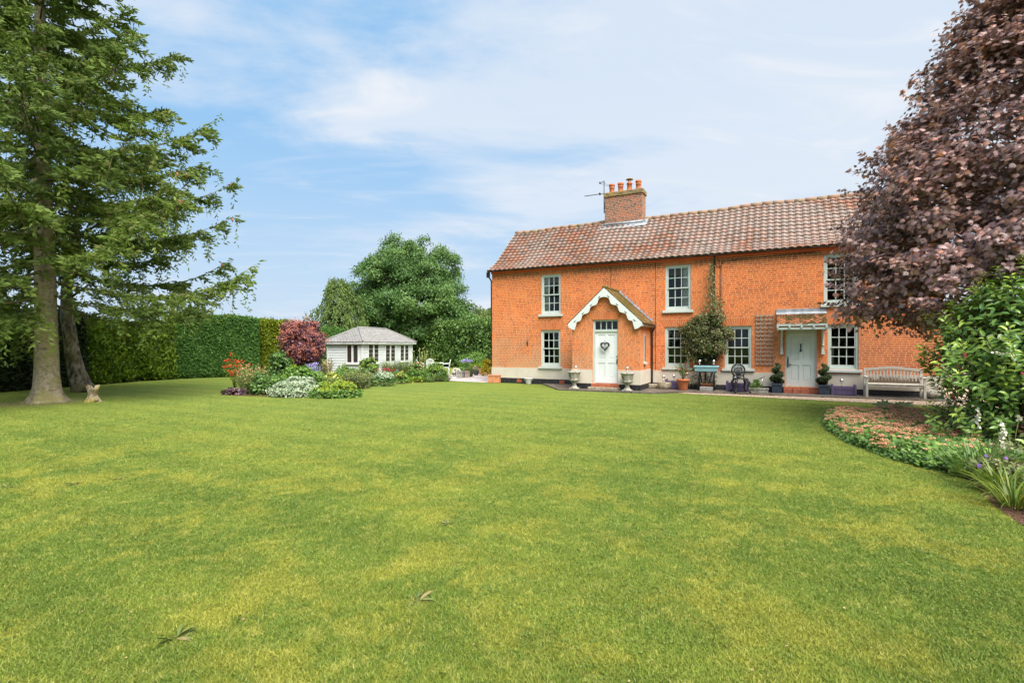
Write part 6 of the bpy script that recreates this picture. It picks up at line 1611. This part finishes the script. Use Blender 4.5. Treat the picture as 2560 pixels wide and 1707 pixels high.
def topiary(u, w, label, plabel, ph):
    box_planter('square_pot', plabel, HL(u, w, TZ), HA, .34, .34, .33, M['navy'], cat='pot', group='navy pots beside the sage door', taper=.02)
    o = empty('spiral_topiary', HL(u, w, TZ + .28), HA, label, 'topiary', 'spiral topiaries beside the sage door')
    k = 3400; q = rng.random(k) ** .8; an = ph + q * 2 * PI * 2.25; rad = .115 * (1 - q) ** .7 + .03; tr_ = .115 * (1 - q) ** .55 + .045
    d_ = rdir(k); P = np.stack([np.cos(an) * rad, np.sin(an) * rad, .10 + q * .66], 1) + d_ * (tr_ * rng.uniform(.75, 1.0, k))[:, None] * [1, 1, .72]
    leaf_cloud('foliage', M['topiary'], P, rng.uniform(.022, .04, k), LEAF, d_, parent=o, nj=.6, wide=1.6)
    mb = MB(); pts = [(math.cos(ph + q_ * 2 * PI * 2.25) * (.115 * (1 - q_) ** .7 + .03), math.sin(ph + q_ * 2 * PI * 2.25) * (.115 * (1 - q_) ** .7 + .03), .10 + q_ * .66) for q_ in np.linspace(0, 1, 40)]
    mb.tube(pts, [.095 * (1 - q_) ** .55 + .03 for q_ in np.linspace(0, 1, 40)], 8); mb.build('inner_twigs', M['core'], o)
    mb = MB(); mb.tube([(0, 0, -.05), (0, 0, .7)], .018, 6); mb.build('stem', M['bark_dark'], o)


topiary(11.97, .36, 'spiral clipped topiary left of the sage door', 'navy square pot left of the sage door', .4)
topiary(13.42, .36, 'spiral clipped topiary right of the sage door', 'navy square pot right of the sage door', 1.0)

# teak bench
be = empty('garden_bench', HL(15.36, .46, TZ), HA, 'silvered teak bench with slatted back at right end of house', 'bench')
BW = .76
for sx in (-1, 1):
    mb = MB(); mb.bbox(sx * BW - .033, sx * BW + .033, -.30, -.235, 0, .64, .006); mb.build('leg', M['teak_pale'], be)
    mb = MB(); mb.bbox(sx * BW - .033, sx * BW + .033, .20, .265, 0, .93, .006); mb.build('leg', M['teak_pale'], be)
    mb = MB(); mb.bbox(sx * BW - .042, sx * BW + .042, -.33, .20, .642, .675, .008); mb.build('armrest', M['teak_pale'], be)
    mb = MB(); mb.bbox(sx * BW - .02, sx * BW + .02, -.235, .20, .30, .36, .005); mb.build('stretcher', M['teak_pale'], be)
mb = MB()
for k in range(7): mb.bbox(-BW + .02, BW - .02, -.31 + k * .074, -.25 + k * .074, .425, .445, .004)
mb.bbox(-BW + .034, BW - .034, -.29, -.26, .345, .424, .005); mb.bbox(-BW + .034, BW - .034, .21, .24, .345, .424, .005); mb.build('seat', M['teak_pale'], be)
mb = MB(); k = 16
def top_(x): return .88 + .075 * max(0, math.cos(x / BW * PI / 2)) ** 1.3
for i in range(k):
    x = -BW + .034 + (2 * BW - .068) * (i + .5) / k; mb.bbox(x - .024, x + .024, .222, .245, .50, top_(x) - .02, .003)
mb.box(-BW + .034, BW - .034, .215, .252, .47, .52)
xs = np.linspace(-BW + .034, BW - .034, 21); v = []
for x in xs: v += [(x, .205, top_(x) - .035), (x, .26, top_(x) - .035), (x, .26, top_(x) + .045), (x, .205, top_(x) + .045)]
mb.add(v, [(4 * i + j, 4 * i + (j + 1) % 4, 4 * i + 4 + (j + 1) % 4, 4 * i + 4 + j) for i in range(20) for j in range(4)] + [(0, 1, 2, 3), (83, 82, 81, 80)], False); mb.build('backrest', M['teak'], be)
sbal = empty('stone_ball', HL(16.36, .45, TZ), 0, 'weathered oval stone ball at the right house corner', 'stone ball'); mb = MB(); mb.lathe([(.002, 0)] + [(.225 * math.sin(a), .165 - .165 * math.cos(a)) for a in np.linspace(.15, PI - .05, 14)] + [(.001, .33)], 26); mb.build('ball', M['stone'], sbal)

# trellis on the wall
tl = empty('trellis', HL(11.565, .012, 0), HA, 'grey wooden square trellis fixed to the wall left of the hood', 'trellis'); mb = MB()
for k in range(5): x = -.285 + .57 * k / 4; mb.box(x - .016, x + .016, -.022, -.002, 1.02, 2.88)
for k in range(13): z = 1.06 + 1.78 * k / 12; mb.box(-.31, .31, -.044, -.023, z - .016, z + .016)
mb.build('lattice', M['trellis'], tl)

# heart wreath on the porch door
hw = empty('heart_wreath', HL(6.05, PW - .03, 1.70), HA, 'dark heart shaped wicker wreath hanging on the porch door', 'wreath'); mb = MB()
hp = []
for a in np.linspace(0, 2 * PI, 60):
    hp.append((.0105 * 16 * math.sin(a) ** 3 * .92, 0, .0098 * (13 * math.cos(a) - 5 * math.cos(2 * a) - 2 * math.cos(3 * a) - math.cos(4 * a)) + .02))
for k in range(5):
    mb.tube([(x * (1 + .13 * math.cos(k * 1.3)) , -.045 + .018 * math.sin(k * 2.1 + i * .9), z * (1 + .13 * math.cos(k * 1.3)) + .008 * math.sin(i * 1.1 + k)) for i, (x, y, z) in enumerate(hp)], .016, 6, False)
mb.build('heart', M['wreath'], hw); mb = MB(); mb.tube([(-.02, -.03, .12), (0, -.02, .34), (.03, -.03, .12)], .006, 5); mb.build('ribbon', M['curtain'], hw)

# aerial strapped to the chimney
ae = empty('tv_aerial', HL(4.60, -2.75, 8.06), HA, 'television aerial on a thin mast strapped to the chimney', 'aerial')
mb = MB(); mb.tube([(0, 0, 0), (0, 0, 1.55)], .022, 8); mb.build('mast', M['plastic'], ae)
mb = MB(); mb.tube([(.06, 0, .94), (-.98, 0, .94)], .014, 6)
for k in range(11): x = -.95 + k * .085; mb.tube([(x, -.11, .94), (x, .11, .94)], .006, 5)
mb.box(-.24, -.18, -.06, .06, .90, .99); mb.build('yagi', M['plastic'], ae)
mb = MB(); mb.tube([(.02 + .27 * math.cos(q), .22 * math.sin(q), 1.38 - .12 * math.cos(q) + .0 * q) for q in np.linspace(0, 2 * PI, 25)], .007, 5, False); mb.tube([(-.24, 0, 1.48), (.0, 0, 1.52)], .012, 5); mb.lathe([(0, 0), (.04, .01), (.04, .08), (0, .09)], 8, (-.2, 0, 1.42)); mb.build('loop', M['plastic'], ae)
mb = MB(); mb.tube([(0, 0, .40), (.10, 0, .43), (.16, -.03, .40)], .018, 6); mb.tube([(0, 0, .04), (.10, 0, .05), (.16, -.03, .08)], .018, 6); mb.tube([(.15, -.36, .40), (.155, -.37, .22), (.15, -.36, .08)], .012, 6); mb.build('bracket', M['plastic'], ae)

# climber on the wall
cb = empty('climbing_shrub', HL(9.5, .2, 0), HA, 'bushy evergreen climber between the two lower middle windows', 'climber')
n = 13500; P, N, _ = lobes(n, (1.06, .42, 1.26), 60, (.2, .3), -.85, .6, .76); P[:, 2] += 1.92; P[:, 0] += .0; P[:, 1] = np.minimum(P[:, 1], .16)
k = 800; q = rng.random(k) ** 1.7; z = 2.9 + q * 1.95; P2 = np.stack([.28 - .05 * q + rng.normal(size=k) * (.16 * (1 - q) ** 1.5 + .035), -.02 - np.abs(rng.normal(size=k)) * (.13 * (1 - q) + .03), z], 1)
k3 = 260; P3 = np.stack([rng.normal(.52, .10, k3), -np.abs(rng.normal(size=k3)) * .09, rng.uniform(2.5, 3.5, k3)], 1)
k4 = 300; P4 = np.stack([rng.uniform(-.55, .45, k4), -.1 - np.abs(rng.normal(size=k4)) * .1, rng.uniform(.2, .9, k4)], 1)
PP = np.concatenate([P, P2, P3, P4]); NN = np.concatenate([N, np.tile([0, -1., .3], (k + k3 + k4, 1))])
leaf_cloud('foliage', M['creeper'], PP, rng.uniform(.05, .10, len(PP)), LEAF, unit(NN + [0, -.3, .1]), rng.normal(size=(len(PP), 3)) + [0, -.2, -.6], cb, nj=.65, wide=.85)
mb = MB(); mb.tube([(0, .02, 0), (.05, 0, 1.0), (.2, .02, 2.4), (.3, .05, 4.0), (.26, .1, 4.8)], [.04, .03, .022, .012, .005], 7); mb.tube([(-.05, .02, 0), (-.2, .0, .8), (-.4, 0, 1.8)], [.03, .022, .01], 6); mb.tube([(.05, .02, 0), (.3, .0, .8), (.5, 0, 1.6), (.54, .1, 3.4)], [.03, .022, .012, .005], 6); mb.build('stem', M['bark_dark'], cb)
k = 2600; d_ = rdir(k); leaf_cloud('foliage', M['creeperdark'], d_ * np.array([.72, .22, .95]) * (rng.random(k) ** .4)[:, None] + [0, -.03, 1.92], rng.uniform(.09, .15, k), LEAF, parent=cb, nj=.6)

# ------------------------------------------------------------------ right-hand border
MATP = [(6.45, 10.5), (6.02, 9.25), (5.85, 8.2), (5.82, 7.4), (5.92, 6.85), (6.7, 6.8), (7.5, 7.9), (9.6, 9.6), (9.2, 12.3), (7.1, 11.85)]
gc = empty('ground_cover', (6.9, 9.2, 0), 0, 'spreading mat of lobed leaves with salmon pink flower heads at lawn edge', 'ground cover')
n = 34000; P = np.stack([rng.uniform(5.8, 9.7, n), rng.uniform(6.8, 12.3, n)], 1); P = P[in_poly(P, MATP)]
poly = np.array(MATP); e0, e1 = poly, np.roll(poly, -1, 0)
def edge_d(P):
    dm = np.full(len(P), 9.)
    for a, b in zip(e0, e1):
        ab = b - a; tq = np.clip(((P - a) @ ab) / (ab @ ab), 0, 1); dm = np.minimum(dm, np.linalg.norm(P - a - tq[:, None] * ab, axis=1))
    return dm
dd_ = edge_d(P); top = .28 * np.clip(dd_ / .28, 0, 1) ** .5 + .035 * np.sin(P[:, 0] * 7) * np.cos(P[:, 1] * 6)
z = np.maximum(.02, top * np.where(rng.random(len(P)) < .6, rng.uniform(.85, 1.1, len(P)), rng.random(len(P))))
P3_ = np.column_stack([P - [6.9, 9.2], z]); k = len(P3_)
leaf_cloud('foliage', M['green'], P3_, rng.uniform(.042, .072, k), MAPLE, np.tile([-.25, -.5, 1.], (k, 1)), parent=gc, nj=.5)
hd2 = rng.choice(np.where(dd_ > .03)[0], 1300); c = np.column_stack([P[hd2] - [6.9, 9.2], np.maximum(.10, top[hd2]) + rng.uniform(.02, .09, len(hd2))])
c = c[(rng.random(len(c)) < np.where(c[:, 1] < -1.1, .25, 1.0))]
Q = np.repeat(c, 14, 0) + rng.normal(size=(len(c) * 14, 3)) * [.028, .028, .006]
leaf_cloud('blossom', M['f_salmon'], Q, rng.uniform(.018, .030, len(Q)), FLOWER, np.tile([0, -.2, 1.], (len(Q), 1)), parent=gc, nj=.4)

lp_ = empty('large_leaved_plant', (9.25, 12.45, 0), 0, 'big jagged leaved plant on the lawn edge before the bench', 'plant')
n = 30; a = rng.random(n) * 2 * PI; P = np.stack([np.cos(a) * .10, np.sin(a) * .10, rng.uniform(.10, .34, n)], 1)
leaf_cloud('foliage', M['bigleaf'], P, rng.uniform(.24, .40, n), MAPLE, np.stack([np.cos(a) * .2, np.sin(a) * .2 - .5, np.ones(n)], 1), np.stack([np.cos(a), np.sin(a), rng.uniform(.05, .6, n)], 1), lp_, nj=.3)

for i, (x, y, lb) in enumerate(((6.12, 6.85, 'sword leaved clump nearest the pink flowered mat'), (6.42, 7.0, 'sword leaved clump in the middle of the three'), (6.62, 7.15, 'sword leaved clump under the evergreen shrub at frame edge'))):
    strap_clump('sword_leaved_plant', lb, (x, y), 70, .50, .032, M['iris'], (.05, .62), (.1, .7), .16, group='sword leaved clumps in the right border')
for i, (x, y, lb, n) in enumerate(((5.82, 6.12, 'arching strappy daylily clump spilling over the mulch', 150), (5.42, 5.58, 'arching strappy daylily clump at lower right frame edge', 150), (6.05, 6.4, 'arching daylily clump tucked behind the front two', 120))):
    strap_clump('daylily', lb, (x, y), int(n * .7), .52, .017, M['daylily'], (.1, .55), (.9, 2.0), .14, group='arching daylily clumps in the right border')
for i, (x, y, rx, h, lb) in enumerate(((7.1, 7.7, .5, .34, 'low mixed green plants behind the salmon flowers'), (7.1, 7.35, .5, .40, 'low mixed green plants at the right frame edge'), (6.75, 7.15, .35, .30, 'low mixed green plants among the sword leaves'), (6.3, 6.6, .4, .32, 'low mixed green plants behind the daylilies'))):
    bush('border_plant', lb, 'plant', (x, y), rx, rx * .8, h, 1100, .075, M['greygreen'] if i % 2 else M['green'], 14, group='low green plants in the right border', stem=False, flowers=[(M['f_purple'], 10, .05, FLOWER, .6), (M['f_dry'], 16, .04, FLOWER, .6)])
for i, (x, y, h, lb) in enumerate(((7.08, 7.85, .78, 'tallest white flower spire in front of the evergreen shrub'), (7.2, 7.55, .60, 'white flower spire right of the tallest one'), (7.0, 7.25, .56, 'white budded stem near the right frame edge'), (7.38, 7.6, .72, 'white budded stem leaning at the far right'), (6.55, 6.8, .46, 'short white budded stem above the sword leaves'))):
    o = empty('white_spire', (x, y, 0), 0, lb, 'flowering plant', 'white flower stems in the right border'); mb = MB(); ln = R.uniform(-.1, .1); mb.tube([(0, 0, 0), (ln * .4, 0, h * .6), (ln, 0, h)], [.006, .005, .003], 5); mb.build('stem', M['stemgreen'], o)
    k = 34 if i < 2 else 12; f_ = rng.uniform(.62 if i < 2 else .88, 1.0, k); P = np.stack([ln * f_ ** 2, np.zeros(k), h * f_], 1) + rng.normal(size=(k, 3)) * .014
    leaf_cloud('blossom', M['f_white'], P, .042, FLOWER, parent=o); k = 26; f_ = rng.uniform(.05, .6, k); leaf_cloud('foliage', M['greygreen'], np.stack([ln * f_ ** 2, 0 * f_, h * f_], 1) + rng.normal(size=(k, 3)) * .03, .09, LEAF, parent=o)
k = 420; P = np.stack([rng.uniform(5.3, 6.6, k), rng.uniform(5.0, 7.2, k), np.full(k, .016)], 1); P = P[in_poly(P, BED_R)]
lt_ = leaf_cloud('leaf_litter', M['litter'], P, rng.uniform(.025, .05, len(P)), LEAF, np.tile([0, 0, 1.], (len(P), 1)), nj=.5, wide=1.5); tag(lt_, 'dry fallen leaves on the mulch of the right border', 'leaf litter', kind='stuff')

M['sage_leaf'] = leafmat('weed_leaf', [(.07, .13, .035), (.11, .17, .05), (.16, .20, .07), (.24, .20, .11)], .6, .2, .25)
# weeds flat in the lawn
for i, (x, y, s_, lb) in enumerate(((-.66, 3.54, .16, 'large flat weed rosette in the near lawn centre'), (-2.0, 3.08, .15, 'long leaved weed in the lower left lawn'), (-5.5, 6.5, .14, 'broad weed patch in the lawn at far left'), (-5.15, 6.75, .12, 'weed just right of the broad patch at left'), (-6.2, 6.35, .10, 'small weed at the left frame edge'), (-.62, 5.05, .11, 'weed in the middle lawn above the large rosette'), (-4.2, 10.6, .12, 'weed far out on the lawn towards the bed'))):
    n = 30; a = rng.random(n) * 2 * PI; P = np.stack([np.cos(a) * .03 * rng.random(n), np.sin(a) * .03 * rng.random(n), np.full(n, .004)], 1)
    a = np.where(rng.random(n) < .4, rng.normal(1.0, .7, n), a)
    o = leaf_cloud('weed', M['sage_leaf'], P, rng.uniform(.3, .85, n) ** 1.3 * s_, LEAF2, np.tile([0, 0, 1.], (n, 1)), np.stack([np.cos(a), np.sin(a), rng.uniform(-.02, .16, n)], 1), nj=.3, wide=.5)
    o.location = (x, y, 0); tag(o, lb, 'weed', 'weeds in the lawn')

# low fence beyond the gravel, right of the house
fe = empty('timber_fence', (17.6, 21.6, 0), -.25, 'low brown timber fence beyond the gravel right of house', 'fence')
mb = MB()
for k in range(5): mb.bbox(k * .9 - .05, k * .9 + .05, -.05, .05, 0, .95, .01)
for z in (.25, .75): mb.box(0, 3.6, -.02, .02, z, z + .09)
for k in range(28): mb.box(.06 + k * .128, .15 + k * .128, -.045, -.022, .08, .9)
mb.build('boards', M['trellis'], fe)
